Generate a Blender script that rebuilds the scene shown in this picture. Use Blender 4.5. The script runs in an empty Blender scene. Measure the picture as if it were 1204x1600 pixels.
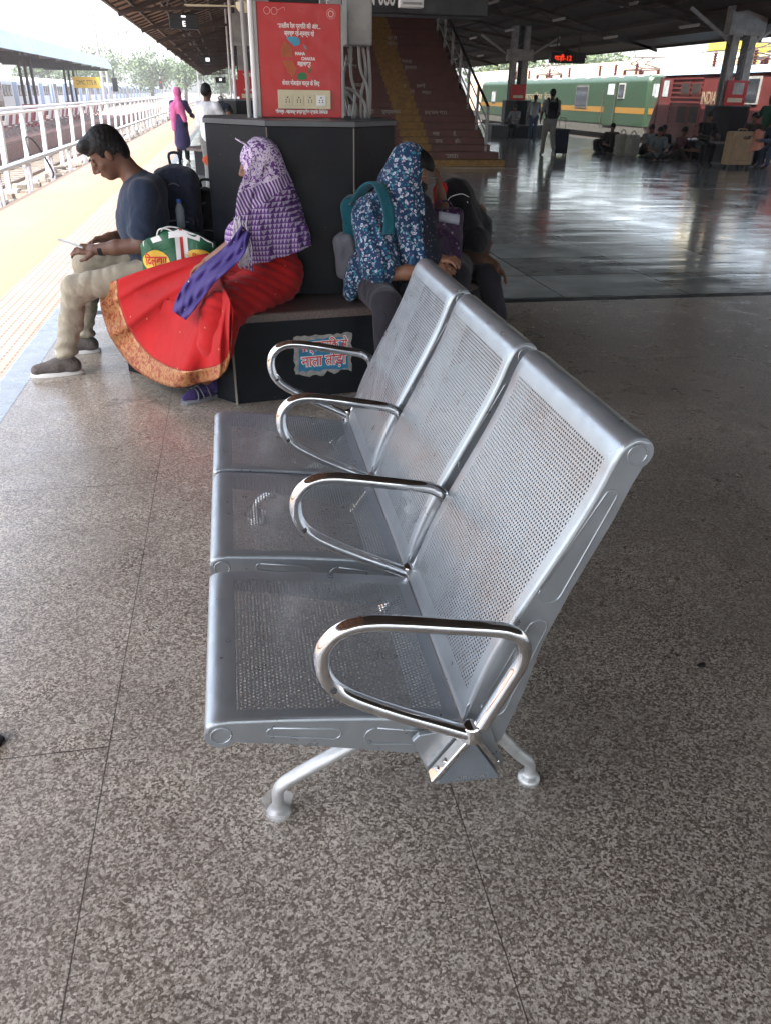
import bpy, math, random
import numpy as np
random.seed(7); rng=np.random.default_rng(7)
sc=bpy.context.scene; COL=sc.collection
rad=math.radians
# ---------------- camera ----------------
H=1.55; FP=1203.0; YAW,PITCH,ROLL=rad(10.814),rad(28.476),rad(1.0)
_d=np.array([math.sin(YAW)*math.cos(PITCH),math.cos(YAW)*math.cos(PITCH),-math.sin(PITCH)])
_r0=np.array([math.cos(YAW),-math.sin(YAW),0.]);_u0=np.cross(_r0,_d)
_r=_r0*math.cos(ROLL)+_u0*math.sin(ROLL);_u=np.cross(_r,_d)
CAM=np.array([0,0,H])
from mathutils import Matrix, Vector
cd=bpy.data.cameras.new('camera');cam=bpy.data.objects.new('camera',cd);COL.objects.link(cam)
cam.matrix_world=Matrix(((_r[0],_u[0],-_d[0],0),(_r[1],_u[1],-_d[1],0),(_r[2],_u[2],-_d[2],H),(0,0,0,1)))
cd.sensor_fit='VERTICAL';cd.sensor_height=36;cd.lens=FP/1600*36;cd.clip_end=1500;cd.clip_start=.05
sc.camera=cam
def P(px,py,y):   # point of the plane y=const seen at a photo pixel (for measuring)
    v=_r*(px-602)/FP+_u*(800-py)/FP+_d; return CAM+v*(y/v[1])
# ---------------- world, sun, exposure ----------------
w=bpy.data.worlds.new('World');sc.world=w;w.use_nodes=True
nt=w.node_tree;bg=nt.nodes['Background'];sk=nt.nodes.new('ShaderNodeTexSky');sk.sky_type='NISHITA';sk.sun_disc=False
SUNV=Vector((-.33,-.25,.91)).normalized()     # towards the sun
sk.sun_elevation=math.asin(SUNV.z);sk.sun_rotation=math.atan2(SUNV.x,SUNV.y)
sk.dust_density=3;sk.air_density=1.0;sk.ozone_density=1
hs=nt.nodes.new('ShaderNodeHueSaturation');hs.inputs['Saturation'].default_value=.55;nt.links.new(sk.outputs[0],hs.inputs['Color']);nt.links.new(hs.outputs[0],bg.inputs[0]);bg.inputs[1].default_value=.15
sd=bpy.data.lights.new('sun','SUN');sd.energy=2.6;sd.angle=rad(.5);sd.color=(1,.93,.83)
so=bpy.data.objects.new('sun',sd);COL.objects.link(so);so.rotation_euler=SUNV.to_track_quat('Z','Y').to_euler()
sc.view_settings.view_transform='Standard';sc.view_settings.look='None';sc.view_settings.exposure=2.38;sc.view_settings.gamma=1
sc.render.engine='CYCLES';sc.cycles.max_bounces=10;sc.cycles.diffuse_bounces=6;sc.cycles.glossy_bounces=5;sc.cycles.transparent_max_bounces=12
sc.cycles.use_denoising=True
# ---------------- materials ----------------
class N:
    def __init__(s,name):
        m=bpy.data.materials.new(name);m.use_nodes=True;s.m=m;s.t=m.node_tree;s.b=s.t.nodes['Principled BSDF'];s._tc=None
    def n(s,t,**k):
        x=s.t.nodes.new('ShaderNode'+t)
        for a,v in k.items():setattr(x,a,v)
        return x
    def put(s,sock,v):
        if isinstance(v,bpy.types.NodeSocket): s.t.links.new(v,sock)
        elif isinstance(v,(tuple,list)) and len(v)==3 and sock.type=='RGBA': sock.default_value=(*v,1)
        else: sock.default_value=v
    def co(s,kind='Object',scale=None):
        if s._tc is None:s._tc=s.n('TexCoord')
        o=s._tc.outputs[kind]
        if scale is not None:
            mp=s.n('Mapping');s.put(mp.inputs[0],o);mp.inputs['Scale'].default_value=scale if isinstance(scale,(tuple,list)) else (scale,)*3;o=mp.outputs[0]
        return o
    def noise(s,scale,detail=3,rough=.5,co=None,dist=0):
        x=s.n('TexNoise');s.put(x.inputs['Vector'],co or s.co());x.inputs['Scale'].default_value=scale;x.inputs['Detail'].default_value=detail;x.inputs['Roughness'].default_value=rough;x.inputs['Distortion'].default_value=dist
        return x.outputs[0]
    def vor(s,scale,co=None,out='Distance',feature='F1',rnd=1):
        x=s.n('TexVoronoi');x.feature=feature;s.put(x.inputs['Vector'],co or s.co());x.inputs['Scale'].default_value=scale;x.inputs['Randomness'].default_value=rnd
        return x.outputs[out]
    def ramp(s,f,stops,interp='LINEAR'):
        x=s.n('ValToRGB');x.color_ramp.interpolation=interp;e=x.color_ramp.elements
        while len(e)<len(stops):e.new(.5)
        for q,(p,c) in zip(e,stops):
            q.position=p;q.color=(c,c,c,1) if isinstance(c,(int,float)) else (*c,1)
        s.put(x.inputs[0],f);return x.outputs[0]
    def mix(s,f,a,b,mode='MIX'):
        x=s.n('Mix',data_type='RGBA',blend_type=mode);s.put(x.inputs[0],f);s.put(x.inputs[6],a);s.put(x.inputs[7],b);return x.outputs[2]
    def math(s,op,a,b=0,c=0):
        x=s.n('Math',operation=op);s.put(x.inputs[0],a);s.put(x.inputs[1],b);s.put(x.inputs[2],c);return x.outputs[0]
    def sep(s,v):
        x=s.n('SeparateXYZ');s.put(x.inputs[0],v);return x.outputs
    def bump(s,h,st=.3,d=.01):
        x=s.n('Bump');x.inputs['Strength'].default_value=st;x.inputs['Distance'].default_value=d;s.put(x.inputs['Height'],h);s.put(s.b.inputs['Normal'],x.outputs[0])
    def set(s,col=None,rough=None,metal=None,spec=None,**k):
        if col is not None:s.put(s.b.inputs['Base Color'],col)
        if rough is not None:s.put(s.b.inputs['Roughness'],rough)
        if metal is not None:s.b.inputs['Metallic'].default_value=metal
        if spec is not None:s.b.inputs['Specular IOR Level'].default_value=spec
        for a,v in k.items():s.put(s.b.inputs[a],v)
        return s.m
def plain(name,c,rough=.6,metal=0,var=.25,sc_=6,spec=None,bump=0,bs=60,**k):
    n=N(name);f=n.noise(sc_,4,.6)
    lo=tuple(x*(1-var) for x in c);hi=tuple(min(1,x*(1+var)) for x in c)
    col=n.ramp(f,[(.3,lo),(.7,hi)])
    rr=n.ramp(n.noise(sc_*2.3,3),[(.3,max(0,rough-.08)),(.7,min(1,rough+.08))])
    n.set(col,rr,metal,spec,**k)
    if bump:n.bump(n.noise(bs,3),bump,.004)
    return n.m
def cloth(name,c,var=.15,rough=.9,bs=9,st=.5,weave=900):
    n=N(name);f=n.noise(5,3)
    col=n.ramp(f,[(.3,tuple(x*(1-var) for x in c)),(.7,tuple(min(1,x*(1+var)) for x in c))])
    n.set(col,rough,0,.2);n.b.inputs['Sheen Weight'].default_value=.15
    n.bump(n.noise(bs,4,.55,dist=.6),st,.03);return n.m
M={}
# ---------------- mesh helpers ----------------
def mk(name,v,f,mat=None,parent=None,base=(0,0,0),smooth=False,uv=None,mi=None):
    me=bpy.data.meshes.new(name);v=np.asarray(v,float).reshape(-1,3)-np.asarray(base,float)
    if isinstance(f,np.ndarray):
        me.vertices.add(len(v));me.vertices.foreach_set('co',v.astype(np.float32).ravel())
        k=f.shape[1];me.loops.add(f.size);me.loops.foreach_set('vertex_index',f.astype(np.int32).ravel())
        me.polygons.add(len(f));me.polygons.foreach_set('loop_start',np.arange(0,f.size,k,dtype=np.int32));me.update(calc_edges=True)
    else: me.from_pydata(v.tolist(),[],[tuple(int(i) for i in q) for q in f])
    if mat is not None:
        for x in (mat if isinstance(mat,(list,tuple)) else [mat]):me.materials.append(M[x] if isinstance(x,str) else x)
    if mi is not None: me.polygons.foreach_set('material_index',np.asarray(mi,np.int32))
    if smooth is True: me.polygons.foreach_set('use_smooth',np.ones(len(me.polygons),bool))
    if uv is not None:
        l=me.uv_layers.new(name='UVMap');idx=np.empty(len(me.loops),np.int32);me.loops.foreach_get('vertex_index',idx)
        l.data.foreach_set('uv',np.asarray(uv,np.float32)[idx].ravel())
    me.validate()
    if isinstance(smooth,(int,float)) and not isinstance(smooth,bool):
        me.polygons.foreach_set('use_smooth',np.ones(len(me.polygons),bool));me.set_sharp_from_angle(angle=rad(smooth))
    o=bpy.data.objects.new(name,me);COL.objects.link(o)
    if parent is not None:o.parent=parent
    else:o.location=base
    return o
def thing(name,label,cat,loc=(0,0,0),group=None,rz=0):
    o=bpy.data.objects.new(name,None);o.empty_display_size=.1;COL.objects.link(o);o.location=loc;o.rotation_euler=(0,0,rz)
    o['label']=label;o['category']=cat
    if group:o['group']=group
    return o
def tag(o,label,cat,group=None):
    o['label']=label;o['category']=cat
    if group:o['group']=group
    return o
def struct(o,kind='structure'):o['kind']=kind;return o
def dup(root,loc,rz=None,label=None,group=None):
    def cp(o,par):
        c=o.copy();COL.objects.link(c)
        if par is not None:c.parent=par
        for ch in o.children:cp(ch,c)
        return c
    r=cp(root,None);r.location=loc
    if rz is not None:r.rotation_euler=(0,0,rz)
    if label:r['label']=label
    if group:r['group']=group
    return r
class MB:
    def __init__(s):s.v=[];s.f=[]
    def add(s,v,f):
        k=len(s.v);s.v+= [tuple(map(float,q)) for q in v];s.f+=[tuple(int(i)+k for i in q) for q in f];return s
    def box(s,x0,x1,y0,y1,z0,z1,b=0):
        return s.prism([(x0,y0),(x1,y0),(x1,y1),(x0,y1)],z0,z1,b)
    def prism(s,pts,z0,z1,b=0):
        # bevelled vertical prism, b insets top rim
        n=len(pts);P_=np.array(pts,float)
        if np.cross(P_[1]-P_[0],P_[2]-P_[1])<0:P_=P_[::-1]
        if b<=0: rings=[(P_,z0),(P_,z1)]
        else:
            c=P_.mean(0);q=c+(P_-c)*(1-b/np.linalg.norm(P_-c,axis=1).mean()*1.2);rings=[(P_,z0),(P_,z1-b),(q,z1)]
        v=[];f=[]
        for R_,z in rings:v+=[(x,y,z) for x,y in R_]
        for k in range(len(rings)-1):
            for i in range(n):j=(i+1)%n;f.append((k*n+i,k*n+j,(k+1)*n+j,(k+1)*n+i))
        f.append(tuple(range(n))[::-1]);m=(len(rings)-1)*n;f.append(tuple(m+i for i in range(n)))
        return s.add(v,f)
    def extr(s,prof,ax,a0,a1):
        # prof: 2D outline in the other two axes, extruded along ax ('x'|'y'|'z')
        n=len(prof)
        def q(p,a):return {'x':(a,p[0],p[1]),'y':(p[0],a,p[1]),'z':(p[0],p[1],a)}[ax]
        v=[q(p,a0) for p in prof]+[q(p,a1) for p in prof]
        f=[(i,(i+1)%n,n+(i+1)%n,n+i) for i in range(n)]+[tuple(range(n))[::-1],tuple(n+i for i in range(n))]
        return s.add(v,f)
    def tube(s,path,r,seg=10,cap=True,flat=None):
        p=np.array(path,float);n=len(p);r=np.full(n,r,float) if np.isscalar(r) else np.array(r,float)
        t=np.gradient(p,axis=0);t/=np.linalg.norm(t,axis=1)[:,None]+1e-12
        up=np.array([0,0,1.]) if abs(t[0][2])<.9 else np.array([1.,0,0])
        a=np.cross(up,t[0]);a/=np.linalg.norm(a);v=[];f=[]
        for i in range(n):
            a=a-t[i]*(a@t[i]);a/=np.linalg.norm(a);b=np.cross(t[i],a)
            for k in range(seg):
                th=2*math.pi*k/seg;ca=math.cos(th);sb=math.sin(th)*(flat if flat else 1)
                v.append(p[i]+r[i]*(a*ca+b*sb))
        for i in range(n-1):
            for k in range(seg):
                j=(k+1)%seg;f.append((i*seg+k,i*seg+j,(i+1)*seg+j,(i+1)*seg+k))
        if cap:f.append(tuple(range(seg))[::-1]);f.append(tuple((n-1)*seg+k for k in range(seg)))
        return s.add(v,f)
    def bar(s,a,b,wd,h=None):
        a=np.array(a,float);b=np.array(b,float);h=h or wd;t=b-a;t/=np.linalg.norm(t)
        up=np.array([0,0,1.]) if abs(t[2])<.95 else np.array([1.,0,0])
        x=np.cross(up,t);x/=np.linalg.norm(x);y=np.cross(t,x)
        v=[]
        for q in(a,b):
            for sx,sy in((-1,-1),(1,-1),(1,1),(-1,1)):v.append(q+x*sx*wd/2+y*sy*h/2)
        return s.add(v,[(3,2,1,0),(4,5,6,7),(0,1,5,4),(1,2,6,5),(2,3,7,6),(3,0,4,7)])
    def cyl(s,c,r,z0,z1,seg=16,r2=None):
        return s.tube([(c[0],c[1],z0),(c[0],c[1],z1)],[r,r if r2 is None else r2],seg)
    def lathe(s,c,prof,seg=20):
        v=[];f=[];n=len(prof)
        for i in range(seg):
            th=2*math.pi*i/seg
            for r,z in prof:v.append((c[0]+r*math.cos(th),c[1]+r*math.sin(th),c[2]+z))
        for i in range(seg):
            j=(i+1)%seg
            for k in range(n-1):f.append((i*n+k,j*n+k,j*n+k+1,i*n+k+1))
        return s.add(v,f)
    def grid(s,G):
        G=np.asarray(G,float);a,b=G.shape[:2]
        f=[(i*b+j,(i+1)*b+j,(i+1)*b+j+1,i*b+j+1) for i in range(a-1) for j in range(b-1)]
        return s.add(G.reshape(-1,3),f)
    def out(s,name,mat,parent=None,base=(0,0,0),smooth=False,bevel=0):
        o=mk(name,s.v,s.f,mat,parent,base,smooth)
        if bevel:
            m=o.modifiers.new('b','BEVEL');m.width=bevel;m.segments=2;m.limit_method='ANGLE';m.angle_limit=rad(35)
        return o
def smoothpath(pts,n=8):
    p=np.array(pts,float);q=np.vstack([2*p[0]-p[1],p,2*p[-1]-p[-2]]);o=[]
    for i in range(1,len(q)-2):
        for k in range(n):
            t=k/n;o.append(.5*((2*q[i])+(-q[i-1]+q[i+1])*t+(2*q[i-1]-5*q[i]+4*q[i+1]-q[i+2])*t*t+(-q[i-1]+3*q[i]-3*q[i+1]+q[i+2])*t**3))
    o.append(p[-1]);return np.array(o)
def text(name,s,size,mat,parent,loc,rot,base=(0,0,0),bold=.0,ext=.001,align='CENTER',wid=None):
    c=bpy.data.curves.new(name,'FONT');c.body=s;c.size=size;c.align_x=align;c.offset=bold;c.extrude=ext;c.resolution_u=3
    o=bpy.data.objects.new(name,c);COL.objects.link(o);bpy.context.view_layer.update()
    dg=bpy.context.evaluated_depsgraph_get();me=bpy.data.meshes.new_from_object(o.evaluated_get(dg));me.name=name
    bpy.data.objects.remove(o);bpy.data.curves.remove(c)
    if wid and len(me.vertices):
        xs=[q.co.x for q in me.vertices];k=wid/max(1e-6,max(xs)-min(xs))
        for q in me.vertices:q.co.x*=k
    me.materials.clear();me.materials.append(M[mat]);o=bpy.data.objects.new(name,me);COL.objects.link(o);o.parent=parent
    o.location=np.array(loc,float)-np.array(base,float);o.rotation_euler=rot;return o
# ---------------- signed-distance bodies ----------------
class S:
    def __init__(s):s.p=[]
    def K(s,a,b,ra,rb=None,k=.02,op=0):
        a=np.array(a,float);b=np.array(b,float);rb=ra if rb is None else rb;m=max(ra,rb)
        L=b-a;LL=L@L+1e-12
        def fn(X):
            q=X-a;t=np.clip((q@L)/LL,0,1);return np.linalg.norm(q-t[...,None]*L,axis=-1)-(ra+(rb-ra)*t)
        s.p.append((fn,np.minimum(a,b)-m,np.maximum(a,b)+m,k,op));return s
    def chain(s,pts,rs,k=.02,op=0):
        for i in range(len(pts)-1):s.K(pts[i],pts[i+1],rs[i],rs[i+1],k,op)
        return s
    def E(s,c,r,R_=None,k=.02,op=0):
        c=np.array(c,float);r=np.array(r if hasattr(r,'__len__') else (r,)*3,float);Rm=np.eye(3) if R_ is None else np.array(R_,float)
        def fn(X):
            q=(X-c)@Rm;k0=np.linalg.norm(q/r,axis=-1);k1=np.linalg.norm(q/(r*r),axis=-1)+1e-9;return k0*(k0-1)/k1
        e=np.sqrt(((Rm*r)**2).sum(1));s.p.append((fn,c-e,c+e,k,op));return s
    def B(s,c,h,R_=None,rd=.01,k=.02,op=0):
        c=np.array(c,float);h=np.array(h,float)-rd;Rm=np.eye(3) if R_ is None else np.array(R_,float)
        def fn(X):
            q=np.abs((X-c)@Rm)-h;return np.linalg.norm(np.maximum(q,0),axis=-1)+np.minimum(q.max(-1),0)-rd
        e=np.abs(Rm)@(h+rd);s.p.append((fn,c-e,c+e,k,op));return s
    def mesh(s,h=.01,disp=None,cut=None):
        add=[q for q in s.p if q[4]==0]
        lo=np.min([q[1] for q in add],0)-3*h;hi=np.max([q[2] for q in add],0)+3*h
        n=np.ceil((hi-lo)/h).astype(int)+1;D=np.full(n,.1,np.float32);ax=[lo[i]+h*np.arange(n[i]) for i in range(3)]
        for fn,a,b,k,op in s.p:
            m=k+3*h;i0=np.clip(((a-m-lo)/h).astype(int),0,n);i1=np.clip(((b+m-lo)/h).astype(int)+2,0,n)
            if (i1<=i0).any():continue
            sl=tuple(slice(i0[j],i1[j]) for j in range(3))
            X=np.stack(np.meshgrid(*[ax[j][sl[j]] for j in range(3)],indexing='ij'),-1)
            d=fn(X);e=D[sl]
            if op==0:
                hh=np.maximum(k-np.abs(d-e),0)/k;D[sl]=np.minimum(d,e)-hh*hh*k*.25
            else:
                d=-d;hh=np.maximum(k-np.abs(d-e),0)/k;D[sl]=np.maximum(d,e)+hh*hh*k*.25
        if cut is not None or disp is not None:
            near=np.abs(D)<.06;idx=np.argwhere(near);X=lo+idx*h
            if disp is not None:D[near]+=disp(X).astype(np.float32)
            if cut is not None:D[near]=np.maximum(D[near],cut(X))
            if cut is not None:
                ins=D<=-.06;idx=np.argwhere(ins);D[ins]=np.maximum(D[ins],cut(lo+idx*h))
        I=D<0;c=[np.s_[:-1],np.s_[1:]]
        cnt=sum(I[c[i],c[j],c[k]].astype(np.int8) for i in(0,1) for j in(0,1) for k in(0,1));act=(cnt>0)&(cnt<8)
        vid=np.full(act.shape,-1,np.int64);ia=np.argwhere(act);vid[act]=np.arange(len(ia));pos=np.zeros((len(ia),3));num=np.zeros(len(ia))
        for a in range(3):
            o=[x for x in range(3) if x!=a]
            for i in(0,1):
                for j in(0,1):
                    o0=np.zeros(3,int);o0[o[0]]=i;o0[o[1]]=j;o1=o0.copy();o1[a]=1
                    A=D[tuple((ia+o0).T)];Bv=D[tuple((ia+o1).T)];mm=(A<0)!=(Bv<0);t=A[mm]/(A[mm]-Bv[mm])
                    q=np.tile(o0.astype(float),(mm.sum(),1));q[:,a]=t;pos[mm]+=q;num[mm]+=1
        V=lo+(ia+pos/num[:,None])*h;F=[]
        for a in range(3):
            o=[(a+1)%3,(a+2)%3];sA=[slice(None)]*3;sB=[slice(None)]*3;sA[a]=slice(0,-1);sB[a]=slice(1,None)
            mm=I[tuple(sA)]!=I[tuple(sB)];e=np.argwhere(mm);e=e[(e[:,o[0]]>0)&(e[:,o[1]]>0)]
            e=e[(e[:,o[0]]<n[o[0]]-1)&(e[:,o[1]]<n[o[1]]-1)]
            ins=I[tuple(e.T)];d0=np.zeros(3,int);d0[o[0]]=1;d1=np.zeros(3,int);d1[o[1]]=1
            q=np.stack([vid[tuple((e-d0-d1).T)],vid[tuple((e-d1).T)],vid[tuple(e.T)],vid[tuple((e-d0).T)]],1)
            q[~ins]=q[~ins][:,::-1];F.append(q)
        return V,np.vstack(F)
    def out(s,name,mat,parent=None,base=(0,0,0),h=.01,disp=None,cut=None):
        V,F=s.mesh(h,disp,cut);return mk(name,V,F,mat,parent,base,True)
def frame(fwd,up=(0,0,1)):
    f=np.array(fwd,float);f/=np.linalg.norm(f);u=np.array(up,float);sd_=np.cross(f,u);sd_/=np.linalg.norm(sd_);u=np.cross(sd_,f)
    return np.stack([sd_,f,u],1)     # columns: right, forward, up
def snoise(X,f,seed=0):
    r=np.random.default_rng(seed);o=0
    for k in range(6):
        d=r.normal(size=3);d/=np.linalg.norm(d);o=o+np.sin(X@d*f*(1+.35*k)*6.28+r.random()*6.28)/(1+.3*k)
    return o/3
def folds(amp,f,seed=0,stretch=(1,1,1)):
    st=np.array(stretch,float)
    return lambda X:amp*(snoise(X*st,f,seed)+.5*snoise(X*st,2.3*f,seed+1))
def head(s,c,Rm,k=1.,male=True):
    L=lambda x,y,z:np.array(c)+Rm@(np.array([x,y,z])*k)
    s.E(L(0,-.012,.03),np.array([.074,.092,.088])*k,Rm,k=.01)
    s.E(L(0,.02,-.03),np.array([.062,.07,.075])*k,Rm,k=.03)
    s.E(L(0,.05,-.078),np.array([.033,.03,.024])*k,Rm,k=.03)
    for q in(-1,1):
        s.E(L(q*.036,.055,-.02),np.array([.026,.022,.024])*k,Rm,k=.015)
        s.E(L(q*.03,.078,.026),np.array([.026,.01,.007])*k,Rm,k=.012)
        s.E(L(q*.033,.08,.006),np.array([.019,.014,.012])*k,Rm,k=.005)
        s.E(L(q*.077,-.008,-.002),np.array([.009,.017,.03])*k,Rm,k=.006)
        s.E(L(q*.013,.094,-.03),np.array([.011,.011,.009])*k,Rm,k=.006)
    s.K(L(0,.088,.018),L(0,.109,-.022),.009*k,.0125*k,k=.012)
    s.E(L(0,.086,-.05),np.array([.024,.012,.0065])*k,Rm,k=.004);s.E(L(0,.083,-.062),np.array([.021,.012,.0075])*k,Rm,k=.004)
    return L
def hand(s,wr,fw,up,side=1,curl=.5,k=1.,spread=.06,thumb=None):
    Rm=frame(fw,up);L=lambda x,y,z:np.array(wr)+Rm@(np.array([x*side,y,z])*k)
    s.K(L(0,-.02,0),L(0,.02,0),.024*k,.026*k,k=.015)
    s.B(L(0,.052,0),np.array([.039,.044,.014])*k,Rm,rd=.012*k,k=.015)
    for i,(x,l,y) in enumerate(((.030,.072,.088),(.010,.08,.092),(-.011,.074,.09),(-.031,.058,.082))):
        a=0;p=np.array([x,y,0.]);seg=(.46,.3,.24);c=curl*(1+.12*i) if np.isscalar(curl) else curl[i]
        for j in range(3):
            a+=c*(.7 if j==0 else 1);q=p+np.array([x*spread*8*.1,math.cos(a),-math.sin(a)])*l*seg[j];s.K(L(*p),L(*q),(.0095-.001*j)*k,(.0088-.0012*j)*k,k=.005);p=q
    t=thumb or ((.034,.022,-.006),(.062,.05,-.016),(.066,.08,-.026))
    s.K(L(*t[0]),L(*t[1]),.014*k,.011*k,k=.01).K(L(*t[1]),L(*t[2]),.0105*k,.009*k,k=.004)
# ================= materials =================
def granite():
    n=N('speckled_granite');c=n.co();nz=n.n('TexNoise');nz.inputs['Scale'].default_value=70;n.put(nz.inputs['Vector'],c)
    ad=n.n('VectorMath',operation='MULTIPLY_ADD');n.put(ad.inputs[0],nz.outputs['Color']);ad.inputs[1].default_value=(.007,)*3;n.put(ad.inputs[2],c);cc=ad.outputs[0]
    a=n.sep(n.vor(185,cc,'Color'))[0];b=n.sep(n.vor(340,cc,'Color'))[1]
    c3=n.sep(n.vor(620,c,'Color'))[2];f=n.math('MULTIPLY_ADD',a,.56,n.math('MULTIPLY_ADD',b,.28,n.math('MULTIPLY',c3,.16)))
    col=n.ramp(f,[(.0,(.078,.061,.047)),(.34,(.148,.118,.092)),(.50,(.298,.255,.207)),(.68,(.485,.426,.355)),(.88,(.68,.62,.535))])
    big=n.ramp(n.noise(1.3,4),[(.3,.82),(.7,1.12)]);col=n.mix(1,col,big,'MULTIPLY')
    X,Y,Z=n.sep(c)
    def line(v,p,w):return n.math('LESS_THAN',n.math('ABSOLUTE',n.math('SUBTRACT',v,p)),w)
    j=n.math('MAXIMUM',line(X,-.433,.0017),line(X,.438,.0015));j=n.math('MAXIMUM',j,line(X,-1.29,.003))
    for k in range(1,9):j=n.math('MAXIMUM',j,n.math('MULTIPLY',line(X,.438+.871*k,.0014),n.math('GREATER_THAN',Y,4.7)))
    yj=line(n.math('PINGPONG',n.math('ADD',Y,162*.81),.81),0,.0022)
    j=n.math('MAXIMUM',j,n.math('MULTIPLY',yj,n.math('LESS_THAN',X,-.433)))
    j=n.math('MAXIMUM',j,n.math('MULTIPLY',yj,n.math('GREATER_THAN',Y,4.7)))
    dirt=n.ramp(n.noise(3.1,6,.65),[(.35,0.),(.75,.35)]);col=n.mix(dirt,col,(.13,.11,.095));st_=n.ramp(n.noise(1.15,7,.72,dist=1.2),[(.56,0.),(.70,.30)]);col=n.mix(st_,col,(.30,.27,.235))
    spot=n.ramp(n.noise(2.2,2),[(.73,0.),(.76,1.)]);col=n.mix(n.math('MULTIPLY',spot,n.ramp(n.noise(40,3),[(.45,0.),(.6,.8)])),col,(.03,.03,.028))
    dx_=n.math('SUBTRACT',X,-.62);dy_=n.math('SUBTRACT',Y,4.33);rr_=n.math('SQRT',n.math('ADD',n.math('MULTIPLY',dx_,dx_),n.math('MULTIPLY',n.math('MULTIPLY',dy_,dy_),2.5)))
    wet=n.math('MULTIPLY',n.ramp(rr_,[(.10,1.),(.22,0.)]),n.ramp(n.noise(16,4,.6),[(.46,0.),(.6,.75)]));col=n.mix(wet,col,(.06,.065,.055))
    scf=n.ramp(n.noise(1,4,.6,co=n.co('Object',(7,38,1)),dist=.8),[(.66,0.),(.74,.22)]);col=n.mix(scf,col,(.12,.10,.085))
    col=n.mix(n.math('MULTIPLY',j,.85),col,(.03,.025,.02))
    n.set(col,n.ramp(n.noise(5,5),[(.3,.24),(.7,.36)]),0,.85)
    n.bump(n.math('SUBTRACT',n.noise(90,2),n.math('MULTIPLY',j,3)),.06,.002);return n.m
M['granite']=granite()
def hall():
    n=N('polished_dark_stone');c=n.co();X,Y,Z=n.sep(c)
    jx=n.math('LESS_THAN',n.math('PINGPONG',n.math('ADD',X,50),.6),.008);jy=n.math('LESS_THAN',n.math('PINGPONG',n.math('ADD',Y,50.2),.45),.010);j=n.math('MAXIMUM',jx,jy)
    fx=n.math('FLOOR',n.math('DIVIDE',n.math('ADD',X,50),1.2));fy=n.math('FLOOR',n.math('DIVIDE',n.math('ADD',Y,50.2),.9))
    cb=n.n('CombineXYZ');n.put(cb.inputs[0],fx);n.put(cb.inputs[1],fy);wn=n.n('TexWhiteNoise');n.put(wn.inputs['Vector'],cb.outputs[0])
    t=n.ramp(wn.outputs['Value'],[(0,.7),(1,1.25)])
    col=n.mix(1,n.ramp(n.noise(4,6,.6),[(.25,(.23,.25,.235)),(.75,(.38,.395,.375))]),t,'MULTIPLY');col=n.mix(j,col,(.03,.03,.03))
    n.set(col,n.ramp(n.noise(1.5,4),[(.3,.07),(.7,.2)]),0,.85)
    wob=n.noise(1,3,.5,co=n.co('Object',(.5,2.6,1)));tl=n.math('MULTIPLY_ADD',wn.outputs['Value'],0,wob)
    n.bump(n.math('SUBTRACT',n.math('MULTIPLY',tl,1),n.math('MULTIPLY',j,.2)),.13,.05);return n.m
M['hall']=hall()
def polished(name,c,rough=.18,sp=.5,flake=0):
    n=N(name);col=n.ramp(n.noise(3,5,.6),[(.3,tuple(x*.8 for x in c)),(.7,tuple(min(1,x*1.3) for x in c))])
    dust=n.ramp(n.noise(14,6,.7),[(.6,0.),(.85,.09)]);col=n.mix(dust,col,(.22,.2,.18))
    sp_=n.ramp(n.noise(75,2),[(.76,0.),(.79,.6)]);col=n.mix(sp_,col,(.3,.28,.25))
    n.set(col,n.ramp(n.noise(7,5),[(.3,rough),(.7,rough+.2)]),0,sp);return n.m
M['blackstone']=polished('black_stone',(.0075,.009,.0115),.32,.16)
M['greystone']=polished('grey_stone',(.07,.075,.08),.3,.4)
M['brownstone']=plain('brown_speckled_stone',(.105,.078,.068),.4,sc_=120,var=.5)
M['bluegrey']=plain('blue_grey_stone',(.30,.34,.38),.3,sc_=8,var=.15)
def paving():
    n=N('platform_paving');c=n.co();X,Y,Z=n.sep(c)
    g=n.math('LESS_THAN',n.math('PINGPONG',X,.03),.0035);row=n.math('LESS_THAN',n.math('PINGPONG',n.math('ADD',Y,20),.03),.004)
    joint=n.math('MAXIMUM',n.math('LESS_THAN',n.math('PINGPONG',X,.15),.003),n.math('LESS_THAN',n.math('PINGPONG',n.math('ADD',Y,20),.15),.003))
    nz=n.noise(1.2,5,.6)
    tact=n.ramp(nz,[(.3,(.22,.165,.145)),(.7,(.27,.205,.185))]);yel=n.ramp(n.noise(.9,2),[(.35,(.27,.182,.10)),(.6,(.24,.15,.098))]);pk=n.ramp(n.noise(.5,5,.6),[(.3,(.225,.138,.092)),(.7,(.265,.168,.118))])
    col=n.mix(n.math('LESS_THAN',X,-1.97),tact,yel);col=n.mix(n.math('LESS_THAN',X,-2.55),col,pk)
    # raised bars of the warning tiles
    bar=n.math('MULTIPLY',n.math('LESS_THAN',n.math('PINGPONG',n.math('ADD',X,10),.033),.007),n.math('GREATER_THAN',n.math('PINGPONG',n.math('ADD',Y,20),.035),.011))
    inT=n.math('GREATER_THAN',X,-1.97);bar=n.math('MULTIPLY',bar,inT)
    col=n.mix(n.math('MULTIPLY',bar,.75),col,(.07,.045,.04));col=n.mix(n.math('MULTIPLY',joint,.35),col,(.2,.13,.09))
    edge=n.math('LESS_THAN',X,-3.27);col=n.mix(edge,col,(.10,.07,.055))
    n.set(col,.7);n.bump(n.math('ADD',n.math('MULTIPLY',bar,-1),n.noise(60,3)),.4,.004);return n.m
M['paving']=paving()
M['concrete']=plain('concrete',(.22,.195,.165),.85,sc_=2,bump=.4,bs=30)
M['ballast']=None
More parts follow.
